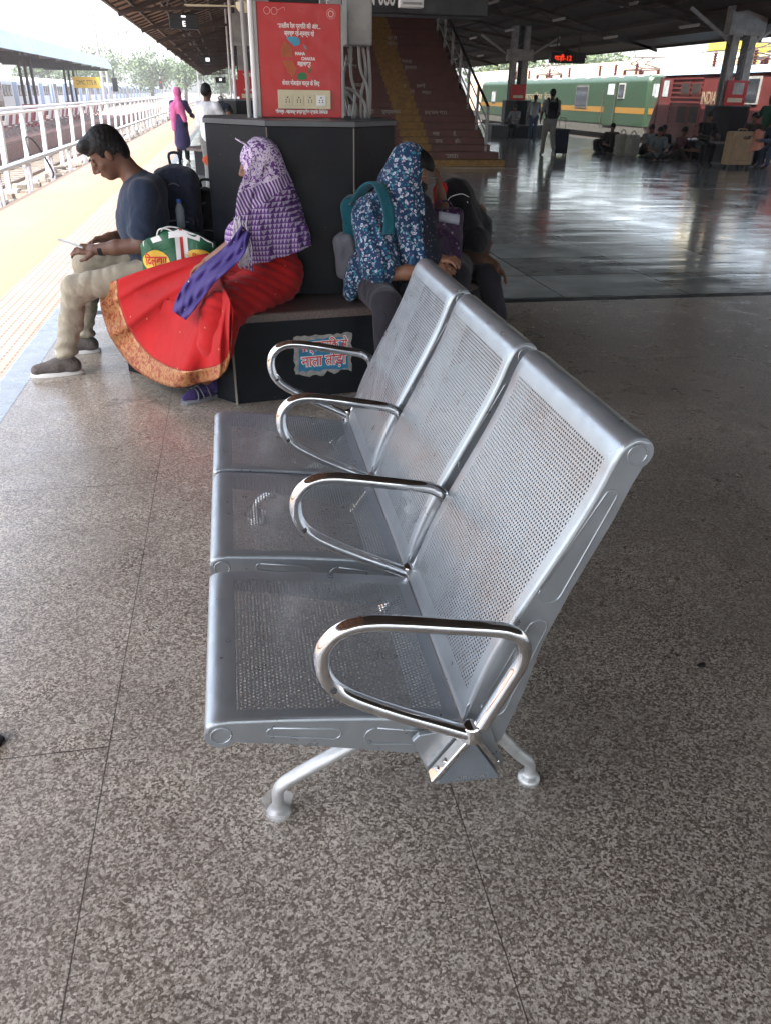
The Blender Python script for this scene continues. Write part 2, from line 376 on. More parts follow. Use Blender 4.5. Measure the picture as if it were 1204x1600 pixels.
n=N('ballast_ground');v=n.vor(9,out='Color');col=n.mix(1,n.ramp(n.sep(v)[0],[(0,(.09,.065,.055)),(1,(.26,.21,.18))]),n.ramp(n.noise(.35,4),[(.3,.8),(.7,1.15)]),'MULTIPLY');n.set(col,.95);n.bump(n.vor(9),.8,.05);M['ballast']=n.m
M['white']=plain('white_paint',(.78,.79,.80),.5,var=.08)
M['whitepost']=plain('weathered_white_paint',(.72,.74,.78),.6,var=.15,sc_=12)
M['steel']=plain('grey_painted_steel',(.30,.30,.29),.5,.1,var=.25)
M['darksteel']=plain('dark_brown_steel',(.055,.042,.036),.6,.1,var=.3)
M['rail']=plain('rail_steel',(.20,.16,.14),.4,.7)
M['black']=plain('black_plastic',(.012,.012,.014),.45,var=.3)
M['orangesheet']=None
n=N('old_roof_sheet');X,Y,Z=n.sep(n.co());wv=n.math('SINE',n.math('MULTIPLY',Y,42));col=n.ramp(n.noise(.8,6,.65),[(.3,(.20,.125,.085)),(.7,(.36,.235,.16))]);col=n.mix(n.math('LESS_THAN',n.noise(2.2,5,.7),.38),col,(.10,.07,.055));n.set(col,.75);n.bump(wv,.6,.03);M['orangesheet']=n.m
n=N('grey_roof_sheet');X,Y,Z=n.sep(n.co());wv=n.math('SINE',n.math('MULTIPLY',Y,42));n.set(n.ramp(n.noise(.6,5,.6),[(.3,(.050,.047,.044)),(.7,(.088,.083,.078))]),.75);n.bump(wv,.6,.03);M['greysheet']=n.m
M['bluesheet']=plain('pale_blue_roof_sheet',(.33,.48,.60),.5,var=.15,sc_=1)
M['pavfar']=plain('far_pink_paving',(.30,.17,.14),.8)
M['verge']=plain('dusty_verge',(.20,.145,.11),.9,var=.4,sc_=3,bump=.4,bs=12)
def silver(name,perf,base=(.375,.405,.43),border=(.045,.045,.05,.05),W=.56,Lv=.5):
    n=N(name);col=n.ramp(n.noise(14,5,.6),[(.3,tuple(x*.93 for x in base)),(.7,tuple(x*1.05 for x in base))])
    scr=n.ramp(n.noise(6,6,.7,co=n.co('Object',(1,3,1))),[(.66,0.),(.8,.25)])
    n.set(n.mix(scr,col,(.7,.72,.74)),n.ramp(n.mix(.5,n.noise(30,4),n.noise(7,6,.75)),[(.38,.27),(.62,.43)]),.7,.5)
    n.bump(n.noise(55,2,co=n.co('Object',(1,.12,1))),.04,.001)
    if perf:
        uv=n.co('UV');U,V_,_=n.sep(uv);pu,pv=.0098,.0085
        rowi=n.math('FLOOR',n.math('DIVIDE',V_,pv));off=n.math('MULTIPLY',n.math('MODULO',rowi,2),.5*pu)
        uu=n.math('SUBTRACT',n.math('MODULO',n.math('ADD',U,off),pu),pu/2);vv=n.math('SUBTRACT',n.math('MODULO',V_,pv),pv/2)
        d=n.math('SQRT',n.math('ADD',n.math('MULTIPLY',uu,uu),n.math('MULTIPLY',vv,vv)))
        hole=n.math('LESS_THAN',d,.0026)
        for s_,lim in((U,border[0]),(V_,border[2])):hole=n.math('MULTIPLY',hole,n.math('GREATER_THAN',s_,lim))
        hole=n.math('MULTIPLY',hole,n.math('LESS_THAN',U,W-border[1]));hole=n.math('MULTIPLY',hole,n.math('LESS_THAN',V_,Lv-border[3]))
        tr=n.n('BsdfTransparent');mx=n.n('MixShader');n.put(mx.inputs[0],hole);n.t.links.new(n.b.outputs[0],mx.inputs[1]);n.t.links.new(tr.outputs[0],mx.inputs[2])
        n.t.links.new(mx.outputs[0],n.t.nodes['Material Output'].inputs[0])
    return n.m
M['silver']=silver('silver_powder_coat',False)
M['dullsilver']=plain('dull_silver_leg',(.50,.50,.49),.42,.6,var=.15,sc_=25)
n=N('chrome');n.set(n.ramp(n.noise(20,3),[(.3,.66),(.7,.8)]),n.ramp(n.noise(9,5),[(.35,.05),(.75,.16)]),1.0);M['chrome']=n.m
M['redboard']=plain('red_board',(.48,.018,.02),.35,var=.06)
M['wornletter']=plain('faded_lettering',(.30,.25,.17),.6,var=.3,sc_=5)
M['cream']=plain('cream_plastic',(.62,.56,.38),.4,var=.1)
M['maroon']=plain('maroon_step',(.105,.032,.024),.5,var=.25,sc_=4)
M['maroonpaint']=plain('maroon_paint',(.30,.03,.05),.5)
M['yellowstep']=plain('worn_yellow_paint',(.22,.115,.025),.6,var=.35,sc_=9)
M['beigestep']=plain('beige_stone',(.36,.24,.14),.35,var=.15)
M['locogreen']=plain('loco_green',(.025,.054,.028),.4,var=.12)
M['locoyellow']=plain('loco_yellow',(.27,.145,.025),.4,var=.08)
M['locored']=plain('loco_red',(.135,.032,.030),.45,var=.2,sc_=2)
M['locodark']=plain('loco_underframe',(.035,.03,.027),.7)
M['locogrey']=plain('loco_grey_band',(.12,.12,.11),.6)
M['locoroof']=plain('loco_pale_roof',(.42,.42,.41),.5)
M['locopeach']=plain('loco_cream',(.72,.52,.36),.5)
M['locosunlit']=plain('loco_green_sunlit',(.22,.40,.20),.4)  # loco green of the cab end, with sunlight mixed into the colour
M['glass']=plain('dark_window_glass',(.02,.022,.025),.08,spec=.6)
M['paleglass']=plain('pale_window_glass',(.45,.5,.52),.1)
M['coach']=plain('coach_white',(.62,.70,.76),.45,var=.06)
M['coachblue']=plain('coach_blue',(.16,.30,.50),.45,var=.08)
M['signyellow']=plain('sign_yellow',(.85,.55,.06),.5,var=.05)
M['signblack']=plain('sign_lettering',(.03,.02,.02),.6)
M['signwhite']=plain('white_lettering',(.85,.84,.82),.6,var=.04)
M['stepwhite']=plain('worn_white_lettering',(.36,.31,.28),.7,var=.3,sc_=20)
M['redletter']=plain('red_lettering',(.6,.04,.03),.6)
M['blueprint']=plain('blue_print',(.02,.17,.30),.6,var=.3,sc_=30)
M['paper']=plain('torn_paper',(.27,.26,.24),.8,var=.35,sc_=40)
M['logoblue']=plain('logo_blue',(.06,.33,.50),.5);M['logoorange']=plain('logo_orange',(.42,.10,.03),.5);M['logogreen']=plain('logo_green',(.01,.16,.05),.5);M['logogrey']=plain('logo_grey',(.2,.22,.24),.5)
M['palepink']=plain('pale_pink_lettering',(.80,.45,.42),.6,var=.05)
M['bark']=plain('bark',(.12,.09,.065),.9)
n=N('leaf');n.set(n.ramp(n.noise(1.1,4),[(.3,(.06,.10,.035)),(.7,(.13,.18,.07))]),.6);M['leaf']=n.m
n=N('led');em=n.b.inputs;em['Base Color'].default_value=(.02,0,0,1);em['Emission Color'].default_value=(1,.06,.02,1);em['Emission Strength'].default_value=.25;M['led']=n.m
n=N('lit_white_display');em=n.b.inputs;em['Emission Color'].default_value=(1,1,1,1);em['Emission Strength'].default_value=.3;M['ledwhite']=n.m
# ================= ground and floors =================
struct(mk('ground',[(-900,-300,-1.02),(900,-300,-1.02),(900,1200,-1.02),(-900,1200,-1.02)],[(0,1,2,3)],'ballast'))
struct(MB().box(-1.29,15.2,-14,6.34,-1.0,0).out('granite_floor','granite'))
struct(MB().box(-1.29,15.2,6.34,6.46,-1.0,.001).out('dark_floor_strip','blackstone'))
struct(MB().box(-1.29,15.2,6.46,140,-1.0,0).out('hall_floor','hall'))
struct(MB().box(15.2,16.1,-14,140,-1.0,-.002).out('platform_edge','beigestep'))
struct(MB().box(-1.46,-1.29,-14,140,-1.0,.001).out('kerb_strip','bluegrey'))
struct(MB().box(-3.36,-1.46,-14,140,-1.0,0).out('platform','paving'))
struct(MB().box(-13.5,-8.6,-14,150,-1.0,-.35).out('far_platform','pavfar'))
tr=MB()
for x in(-7.4,-5.95,-16.2,-14.7,17.7,19.3,23.2,24.8):tr.box(x-.035,x+.035,-14,300,-.9,-.72)
struct(tr.out('railway_track','rail'))
tr=MB()
for k in range(160):
    for x in(-6.7,-15.4):tr.box(x-1.2,x+1.2,k*.65,k*.65+.25,-1.01,-.9)
struct(tr.out('sleepers','concrete'))
# rubble between the platform edge and the fence
r=MB();rr=np.random.default_rng(3)
for k in range(420):
    y=10+75*rr.random()**1.6;x=-5.3+1.5*rr.random();s=.05+.2*rr.random()**2;a=rr.random()*6.28
    pts=[(x+s*(.7+.5*rr.random())*math.cos(a+q*1.256),y+s*(.7+.5*rr.random())*math.sin(a+q*1.256)) for q in range(5)]
    r.prism(pts,-.75,-.62+s*.8*rr.random(),.02)
o=r.out('rubble','concrete');struct(o,'stuff')
struct(MB().box(-5.6,-3.5,-14,150,-1.0,-.68).out('verge','verge'))
# ================= octagonal seat with black block =================
V0=[(-.88,5.04),(-.06,4.18),(1.0,4.33),(1.68,5.05),(1.72,5.76),(.9,6.62),(-.16,6.47),(-.84,5.75)]
Bs=[(-.72,4.875),(-.057,4.19),(.985,4.345),(1.66,5.06),(1.70,5.75),(.89,6.59),(-.14,6.44),(-.74,5.72)]
Bk=[(-.13,5.05),(.2,4.65),(.67,4.60),(.96,4.95),(.96,5.5),(.64,5.85),(.16,5.9),(-.13,5.5)]
def octseat(name,label,dx,dy,full=True):
    t=thing(name,label,'stone seat',(.42+dx,5.4+dy,0),'octagonal seats round the pillars')
    mv=lambda L:[(x+dx,y+dy) for x,y in L];b=(.42+dx,5.4+dy,0)
    MB().prism(mv(Bs),0,.455).out('base','blackstone',t,b,bevel=.004)
    MB().prism(mv(V0),.455,.5,.006).out('seat_slab','brownstone',t,b)
    MB().prism(mv(Bk),.5,1.392).out('block','blackstone',t,b,bevel=.005)
    c=np.array([.42,5.25]);MB().prism([tuple(c+(np.array(q)-c)*1.018+(dx,dy)) for q in Bk],1.392,1.42,.004).out('cap_slab','greystone',t,b)
    return t,b
t,b=octseat('octagonal_seat','nearest black octagonal seat with tall block, three people sitting round it',0,0)
# joints of the stone facing
for x,y in((.203,4.646),(.668,4.596)):MB().box(x-.003,x+.003,y-.004,y+.004,.51,1.385).out('corner_trim','concrete',t,b)
MB().box(-.066,-.054,4.172,4.19,0,.45).out('corner_trim','concrete',t,b)
# torn sticker on the front face of the base
d=np.array([.985+.057,4.345-4.19]);L_=np.linalg.norm(d);d/=L_;nrm=np.array([d[1],-d[0]]);o0=np.array([-.057,4.19])
def face(s_,z,off):q=o0+d*s_+nrm*off;return (q[0],q[1],z)
pg=MB();s0,s1,z0,z1=.335,.67,.135,.36
rr=np.random.default_rng(5);out=[]
for k in range(17):out.append((s0+(s1-s0)*k/16,z0+.03*(rr.random()-.55)))
for k in range(9):out.append((s1+.014*(rr.random()-.5),z0+(z1-z0)*(k+.5)/9))
for k in range(17):out.append((s1-(s1-s0)*k/16,z1+.012*(rr.random()-.5)))
for k in range(9):out.append((s0+.012*(rr.random()-.5),z1-(z1-z0)*(k+.5)/9))
def ragged(pts,name,mat,off,par):
    c=np.mean(pts,0);v=[face(*q,off) for q in pts]+[face(*c,off)];n_=len(pts);f=[(i,(i+1)%n_,n_) for i in range(n_)]
    return mk(name,v,f,mat,par,b)
sk_=ragged(out,'sticker','paper',.002,t)
bl=[(s0+.02+(s1-s0-.04)*k/12,.145+.018*rr.random()) for k in range(13)]+[(s1-.03-(s1-s0-.06)*k/12,z1-.012-.02*rr.random()) for k in range(13)]
def sub(o,par):o.parent=par;return o
mb2=ragged(bl,'blue_print','blueprint',.0035,sk_)
def facetext(nm,s,size,mat,s_,z,off,par,**k):
    q=face(s_,z,off);return text(nm,s,size,mat,par,q,(rad(90),0,math.atan2(d[1],d[0])),b,**k)
facetext('lettering','सार्वजनिक से',.075,'signwhite',.505,.275,.0046,sk_,bold=.005,ext=.0003,wid=.29)
facetext('lettering','सार्वजनिक से',.075,'redletter',.505,.275,.0056,sk_,bold=.001,ext=.0003,wid=.28)
facetext('lettering','नाता तोड़ो',.085,'signwhite',.505,.185,.0046,sk_,bold=.005,ext=.0003,wid=.27)
facetext('lettering','नाता तोड़ो',.085,'redletter',.505,.185,.0056,sk_,bold=.001,ext=.0003,wid=.26)
for o in list(sk_.children):o.parent=sk_
mb2.parent=sk_
# ================= column with the red charging board =================
t=thing('column','steel column on the nearest black block carrying a red charging board','column',(.45,5.3,1.42));b=(.45,5.3,1.42)
m=MB()
for x in(.22,.62):m.box(x-.03,x+.05,5.06,5.12,1.42,4.6);m.box(x-.03,x+.05,5.42,5.48,1.42,4.6)
for k in range(12):
    z=1.5+k*.27;m.bar((.22,5.46,z),(.66,5.46,z+.25),.04,.008)
m.out('lattice_post','steel',t,b)
m=MB();m.tube([(.165,5.03,1.42),(.165,5.03,4.3)],.014,10);m.out('white_pipe','white',t,b)
m=MB();m.tube([(.13,5.07,1.42),(.12,5.07,2.3),(.13,5.07,4.2)],.012,8);m.out('cable_pipe','steel',t,b)
bx0,bx1,bz0,bz1=.197,.655,1.425,1.98;BY=5.0
bd=MB().box(bx0,bx1,BY,BY+.03,bz0,bz1,0).out('red_board','redboard',t,b,bevel=.003)
m=MB()
for a in((bx0-.014,bx0-.001,bz0,bz1),(bx1+.001,bx1+.014,bz0,bz1)):m.box(a[0],a[1],BY-.006,BY+.034,a[2],a[3])
m.out('frame','steel',bd,b).parent=bd
R90=(rad(90),0,0);ym=BY-.0015;xc=(bx0+bx1)/2
def bt(s,size,mat,x,z,wid=None,bold=.001,al='CENTER',y=ym):
    return text('lettering',s,size,mat,bd,(x,y,z),R90,b,bold=bold,ext=.0004,align=al,wid=wid)
bt('भारतीय रेल प्रगित की ओर...',.03,'signwhite',xc+.0,1.862,.235,.0006)
bt('स्वच्छ रहे-स्वस्थ रहे',.03,'signwhite',xc,1.828,.165,.0006)
bt('MAHA',.022,'signwhite',xc-.0,1.735,.055,.0006);bt('CHAKRA',.022,'signwhite',xc+.045,1.711,.078,.0006);bt('महाचक्र',.03,'signwhite',xc+.022,1.683,.075,.001)
bt('केवल मोबाईल चार्ज के िलए',.03,'signwhite',xc+.0,1.588,.21,.0006)
bt('सौजन्य : महाचक्र इण्डस्ट्रीज प्राइवेट िलिमटेड',.024,'signwhite',xc+.0,1.447,.30,.001)
def flat(name,pts,mat,par=bd,y=ym):
    n_=len(pts);v=[(x,y,z) for x,z in pts]+[(x,y-.0006,z) for x,z in pts];f=[tuple(range(n_,2*n_))]+[(i,(i+1)%n_,n_+(i+1)%n_,n_+i) for i in range(n_)]
    return mk(name,v,f,mat,par,b)
def brd(px,py):  # board coordinates from the close-up crop
    u=(px-100)/(1070-100);v=(py-55)/(1445-55);return (bx0+.003+u*(bx1-bx0-.004),bz1-v*(bz1-bz0))
flat('logo_mark',[brd(*q) for q in((425,470),(470,450),(560,452),(588,490),(580,545),(515,565),(480,530))],'logoblue')
flat('logo_mark',[brd(*q) for q in((402,495),(490,585),(490,695),(355,697),(360,590))],'logoorange')
flat('logo_mark',[brd(*q) for q in((368,740),(492,735),(540,830),(490,950),(430,880))],'logoorange')
flat('logo_mark',[brd(*q) for q in((550,900),(590,875),(650,890),(655,950),(600,972),(540,965))],'logogreen')
flat('logo_mark',[brd(*q) for q in((620,530),(655,560),(670,605),(640,590))],'logogrey')
flat('logo_mark',[brd(*q) for q in((680,830),(712,820),(700,890),(685,885))],'logogreen')
m=MB()
def ring(cx,cz,r,w_=.0014):
    m.tube([(cx+r*math.cos(a),ym,cz+r*math.sin(a)) for a in np.linspace(0,2*math.pi,25)],w_,6)
for q in((215,155),(300,158)):ring(*brd(*q),.0165)
m.tube([(x,ym,z) for x,z in(brd(335,150),brd(400,115),brd(420,112),brd(422,150))],.0012,6)
m.tube([(x,ym,z) for x,z in(brd(248,150),brd(262,145),brd(270,152))],.0012,6)
ring(*brd(960,170),.014,.003);ring(*brd(960,170),.024,.001);m.out('logo_line','palepink',bd,b)
sp=MB().box(*[brd(298,0)[0],brd(935,0)[0]],BY-.022,BY-.001,brd(0,1335)[1],brd(0,1095)[1]).out('socket_panel','cream',bd,b,bevel=.003)
for i,x in enumerate((413,548,683,818)):
    cx=brd(x,0)[0];s_=MB().box(cx-.026,cx+.026,BY-.0255,BY-.0222,brd(0,1290)[1],brd(0,1160)[1]).out('socket','white' if i==3 else 'cream',sp,b,bevel=.001)
    m=MB()
    for dx_,pz,r_ in((0,1190,.0042),(-.009,1222,.0032),(.009,1222,.0032),(-.009,1248,.0034),(.009,1248,.0034)):
        m.tube([(cx+dx_,BY-.0262,brd(0,pz)[1]),(cx+dx_,BY-.0252,brd(0,pz)[1])],r_,8)
    m.out('pin_hole','black',s_,b)
m=MB().box(.705,.85,5.1,5.3,1.795,2.6).out('junction_box','steel',t,b,bevel=.01)
m=MB()
for pts in([(.735,5.15,1.80),(.73,5.13,1.65),(.755,5.14,1.55),(.74,5.14,1.42)],[(.78,5.16,1.80),(.79,5.15,1.68),(.83,5.15,1.58),(.84,5.16,1.42)],[(.81,5.2,1.80),(.83,5.2,1.66),(.80,5.18,1.55),(.80,5.18,1.42)],[(.70,5.12,1.58),(.75,5.12,1.56),(.81,5.13,1.50),(.815,5.13,1.42)],[(.72,5.2,1.75),(.70,5.22,1.6),(.765,5.2,1.5),(.77,5.2,1.42)],[(.845,5.22,1.8),(.86,5.22,1.6),(.855,5.22,1.42)],[(.70,5.1,1.70),(.72,5.1,1.72),(.715,5.1,1.78)]):
    m.tube(smoothpath(pts,6),.009,8)
m.out('conduit','steel',t,b,smooth=True)
# ================= hanging display above =================
q0=P(398,12,6.6);q1=P(762,10,6.6);b=(1.2,6.6,2.3)
t=thing('hanging_display','long dark train display hanging above the red board, only its lower edge in frame','display board',b)
MB().box(q0[0],q1[0],6.6,6.85,q0[2]-.01,q0[2]+.35).out('casing','black',t,b,bevel=.01)
text('lettering','N·088',.16,'signwhite',t,((q0[0]+q1[0])/2+.05,6.595,q0[2]+.045),R90,b,bold=.003,ext=.001,wid=.2)
for x in(q0[0]+.2,q1[0]-.2):MB().box(x-.015,x+.015,6.7,6.73,q0[2]+.3,4.8).out('hanger','darksteel',t,b)
qa=P(622,12,6.3);qb=P(659,13,6.3);b=(qa[0],6.3,qa[2])
t=thing('strip_light','short pale strip light fixed under the long dark display','light fixture',b)
MB().box(qa[0],qb[0],6.25,6.33,qa[2]-.0,qa[2]+.05).out('housing','white',t,b,bevel=.006)
MB().box(qa[0]+.02,qb[0]-.02,6.235,6.2485,qa[2]+.018,qa[2]+.03).out('tube','steel',t,b)
MB().box((qa[0]+qb[0])/2-.01,(qa[0]+qb[0])/2+.01,6.28,6.6,qa[2]+.05,qa[2]+.06).out('bracket','darksteel',t,b)
# ================= canopy roof =================
t=thing('platform_canopy','wide dark steel canopy roof covering the platform and hall','roof',(6,30,4.5));b=(6,30,4.5)
prof=[(-2.6,3.41),(.5,4.45),(7,5.2),(12,4.3),(16,3.28)]
v=[];
for y in(-14,120):v+=[(x,y,z) for x,z in prof]+[(x,y,z+.04) for x,z in prof]
def strip(i,name,mat):
    a,c=prof[i],prof[i+1];MB().extr([(a[0],a[1]),(c[0],c[1]),(c[0],c[1]+.04),(a[0],a[1]+.04)],'y',-14,120).out(name,mat,t,b)
strip(0,'roof_sheet','orangesheet');strip(1,'roof_sheet','greysheet');strip(2,'roof_sheet','greysheet');strip(3,'roof_sheet','greysheet')
MB().box(-2.68,-2.602,-14,120,3.36,3.52).out('gutter','darksteel',t,b);MB().box(16.002,16.12,-14,120,3.22,3.42).out('gutter','darksteel',t,b)
def rz(x):
    for a,c in zip(prof,prof[1:]):
        if x<=c[0]:return a[1]+(c[1]-a[1])*(x-a[0])/(c[0]-a[0])
    return prof[-1][1]
m=MB()
for x in list(np.arange(-2.2,.4,.62)):m.bar((x,-14,rz(x)-.05),(x,120,rz(x)-.05),.05,.08)
m.out('purlins','darksteel',t,b)
m=MB()
for x in np.arange(1.3,15.8,1.05):m.bar((x,-14,rz(x)-.07),(x,120,rz(x)-.07),.06,.12)
m.out('purlins','darksteel',t,b)
m=MB()
for y in np.arange(-12,118,.95):m.bar((-2.58,y,3.37),(.45,y,4.39),.05,.045)
m.out('rafters','darksteel',t,b)
cb_=np.random.default_rng(8)
for xx in(-1.35,-1.28):
    m=MB();pts=[(xx+.03*cb_.normal(),y,rz(xx)-.16-.07*abs(math.sin(y*.9+xx*9))-.02*cb_.random()) for y in np.arange(4,60,.9)];m.tube(smoothpath(pts,3),.014,5);m.out('cable','black',t,b)
for y in np.arange(-7.75,116,6.5):
    m=MB();x0=-2.3
    m.bar((-2.4,y,rz(-2.4)-.1),(.5,y,3.55),.06,.08);m.bar((.5,y,3.6),(15.8,y,3.12),.07,.10) if False else None
    m.bar((.5,y,4.1),(7,y,4.45),.07,.1);m.bar((7,y,4.45),(12,y,3.85),.07,.1);m.bar((12,y,3.85),(15.8,y,rz(15.8)-.12),.07,.1)
    for a,c in zip(prof,prof[1:]):m.bar((a[0],y,a[1]-.14),(c[0],y,c[1]-.14),.07,.09)
    xs=np.arange(.5,15.6,1.05)
    lo=lambda x:np.interp(x,[.5,7,12,15.8],[4.1,4.45,3.85,rz(15.8)-.12])
    for i in range(len(xs)-1):
        a,c=xs[i],xs[i+1]
        if i%2:m.bar((a,y,lo(a)),(c,y,rz(c)-.14),.035)
        else:m.bar((a,y,rz(a)-.14),(c,y,lo(c)),.035)
    for x in(-1.8,-1.1,-.4):m.bar((x,y,rz(x)-.1),(x+.35,y,np.interp(x+.35,[-2.4,.5],[rz(-2.4)-.1,3.55])),.03)
    m.out('truss','darksteel',t,b)
# pale tube lights on the hall roof
tl0=None;OR=['first','second','third','fourth','fifth','sixth','seventh','eighth','ninth','tenth','eleventh','twelfth','thirteenth']
M['dulltube']=plain('unlit_tube',(.42,.42,.40),.4)
for x,rn_ in((9.2,'left'),(11.6,'middle'),(13.6,'right')):
    for k,y in enumerate(np.arange(14,52,5.4)):
        z=rz(x)-.45;bb=(x,y,z);lab='unlit hall roof tube light, %s from the near end of the %s row'%(OR[k],rn_);g_='tube lights under the hall roof'
        if tl0 is None:
            tl0=thing('tube_light',lab,'light fixture',bb,g_)
            MB().box(x-.03,x+.03,y-.55,y+.55,z,z+.05).out('housing','dulltube',tl0,bb);MB().box(x-.015,x+.015,y-.53,y+.53,z-.025,z-.002).out('tube','dulltube',tl0,bb)
            for dy in(-.4,.4):MB().bar((x,y+dy,z+.05),(x,y+dy,z+.4),.012).out('hanger','darksteel',tl0,bb)
        else:dup(tl0,bb,label=lab,group=g_)
# ================= other columns =================
def colm(x,y,label,top,skin='steel',w_=.36,leg_=.04):
    bb=(x,y,0);t=thing('column',label,'column',bb)
    m=MB()
    for dx in(-w_/2,w_/2):
        for dy in(-.12,.12):m.box(x+dx-leg_,x+dx+leg_,y+dy-.03,y+dy+.03,0,top)
    for k in range(int(top/.4)):m.bar((x-w_/2,y-.151,.1+k*.4),(x+w_/2,y-.151,.45+k*.4),.05,.006)
    m.out('lattice_post',skin,t,bb)
    MB().box(x-w_*.16,x+w_*.16,y-.17,y-.155,1.6,top).out('cable_tray','black',t,bb)
    return t,bb
for y,lab in((18.4,'second platform column in the row, with a small red board'),(31.5,'third platform column in the row, half hidden behind the second'),):
    t,bb=colm(.52,y,lab,4.4,'steel')
    bd2=MB().box(.28,.78,y-.30,y-.26,1.40,1.93).out('red_board','redboard',t,bb)
    if y<20:
        b=bb;flat('logo_mark',[(.40,1.60),(.44,1.72),(.52,1.76),(.5,1.68),(.48,1.62),(.46,1.55)],'logoorange',bd2,y-.302)
        MB().box(.33,.73,y-.315,y-.302,1.44,1.52).out('socket_panel','cream',bd2,bb)
        text('lettering','भारतीय रेल',.08,'signwhite',bd2,(.53,y-.303,1.82),R90,bb,bold=.002,wid=.3);text('lettering','केवल मोबाईल',.06,'signwhite',bd2,(.53,y-.303,1.56),R90,bb,bold=.002,wid=.3)
        MB().box(.18,.72,y-.26,y-.2,2.36,2.9).out('number_plate','steel',t,bb)
    MB().tube([(.2,y-.25,0),(.2,y-.25,4.4)],.03,8).out('white_pipe','white',t,bb)
octseat('octagonal_seat','farther black octagonal seat round the second column, bags beside it',0,13.15)
# ================= the steel bench =================
BB=(.3,2.05,0)
T=thing('waiting_bench','three-seat perforated silver steel bench with chrome armrests in the foreground','bench',BB)
W=.535
seatP=smoothpath([(-.132,.437),(-.128,.452),(-.112,.461),(-.09,.4635),(-.05,.460),(.05,.449),(.18,.432),(.30,.413),(.388,.397)],6)
backP=smoothpath([(.394,.392),(.404,.43),(.420,.49),(.445,.56),(.478,.632),(.525,.725),(.567,.808),(.601,.88),(.623,.935),(.638,.977),(.655,1.007),(.680,1.0195),(.703,1.014)],6)
def sheet(prof,y0,W,name,mat,parent,sgn):
    p=np.array(prof);t=np.gradient(p,axis=0);t/=np.linalg.norm(t,axis=1)[:,None];nn=np.stack([-t[:,1],t[:,0]],1)*sgn
    L_=np.concatenate([[0],np.cumsum(np.linalg.norm(np.diff(p,axis=0),axis=1))])
    us=[0,.0004,.002,.005,.009]+list(np.linspace(.05,W-.05,6))+[W-.009,W-.005,W-.002,W-.0004,W]
    def dz(u):
        e=min(u,W-u);return 0 if e>=.009 else -(.009-math.sqrt(max(0,.009**2-(.009-e)**2)))
    v=[];uv=[]
    for i in range(len(p)):
        for u in us:
            q=p[i]+nn[i]*dz(u);v.append((q[0],y0+u,q[1]));uv.append((u,L_[i]))
    n_=len(us);f=[(i*n_+j,i*n_+j+1,(i+1)*n_+j+1,(i+1)*n_+j) for i in range(len(p)-1) for j in range(n_-1)]
    return mk(name,v,f,mat,parent,BB,True,uv=uv),L_[-1]
def plate(name,outline,y,th,mat,parent):
    o=MB().extr(outline,'y',y,y+th).out(name,mat,parent,BB,bevel=.0012);return o
def emboss(m,y,circ,slots):
    (cx,cz,r)=circ
    m.tube([(cx+r*math.cos(a),y,cz+r*math.sin(a)) for a in np.linspace(0,2*math.pi,33)],.0022,6)
    for a,c,ra,rb in slots:
        a=np.array(a);c=np.array(c);dd=c-a;dd/=np.linalg.norm(dd);th=math.atan2(dd[1],dd[0]);pts=[]
        for k in np.linspace(math.pi/2,3*math.pi/2,10):pts.append(a+ra*np.array([math.cos(th+k),math.sin(th+k)]))
        for k in np.linspace(-math.pi/2,math.pi/2,10):pts.append(c+rb*np.array([math.cos(th+k),math.sin(th+k)]))
        pts.append(pts[0]);m.tube([(q[0],y,q[1]) for q in pts],.002,6)
arc=lambda cx,cz,r,a0,a1,n_=14:[(cx+r*math.cos(rad(a)),cz+r*math.sin(rad(a))) for a in np.linspace(a0,a1,n_)]
seatO=arc(-.100,.426,.033,100,320)+[(-.062,.400),(.03,.382),(.175,.343),(.29,.312),(.35,.318),(.380,.345),(.389,.386)]+[(float(x),float(z)-.003) for x,z in seatP[::-1] if -.09<x<.384]
seatO=seatO[::1]
backO=arc(.683,.986,.031,-60,150)+[(float(x)+.003,float(z)) for x,z in backP[::-1] if .43<z<.972]+[(.402,.43),(.396,.392),(.405,.34),(.46,.30),(.487,.32),(.525,.45),(.553,.581),(.598,.705),(.658,.849),(.684,.925),(.695,.950)]
L1=float(np.sum(np.linalg.norm(np.diff(seatP,axis=0),axis=1)));L2=float(np.sum(np.linalg.norm(np.diff(backP,axis=0),axis=1)))
M['seatperf']=silver('perforated_seat_steel',True,border=(.030,.030,.075,.028),W=W,Lv=L1)
M['backperf']=silver('perforated_back_steel',True,border=(.030,.030,.060,.092),W=W,Lv=L2)
for ys,Ws,yb,Wb in((1.167,.553,1.165,.547),(1.790,.530,1.765,.535),(2.342,.530,2.355,.530)):
    y0,W=ys,Ws
    s_,_=sheet(seatP,y0,W,'seat','seatperf',T,1)
    m=MB();m.tube([(-.100,y0+.003,.4285),(-.100,y0+W-.003,.4285)],.0315,24)
    m.out('front_roll','silver',s_,BB,smooth=40)
    m=MB()
    for yy in(y0+.0015,y0+W-.0055):
        plate('side_plate',seatO,yy,.004,'silver',s_)
    emboss(m,y0+.0012,(-.100,.426,.020),[((-.0,.420),(.125,.395),.010,.014),((.21,.375),(.32,.352),.022,.018)])
    m.out('embossing','silver',s_,BB,smooth=True)
    y0,W=yb,Wb
    bk,_=sheet(backP,y0,W,'backrest','backperf',T,1)
    bk.data.flip_normals()
    m=MB();m.tube([(.6835,y0+.003,.9865),(.6835,y0+W-.003,.9865)],.0315,28)
    m.out('top_roll','silver',bk,BB,smooth=40)
    for yy in(y0+.0015,y0+W-.0055):plate('side_plate',backO,yy,.004,'silver',bk)
    m=MB();emboss(m,y0+.0012,(.683,.986,.0185),[((.553,.70),(.645,.905),.024,.012),((.462,.42),(.535,.615),.028,.020)])
    m.out('embossing','silver',bk,BB,smooth=True)
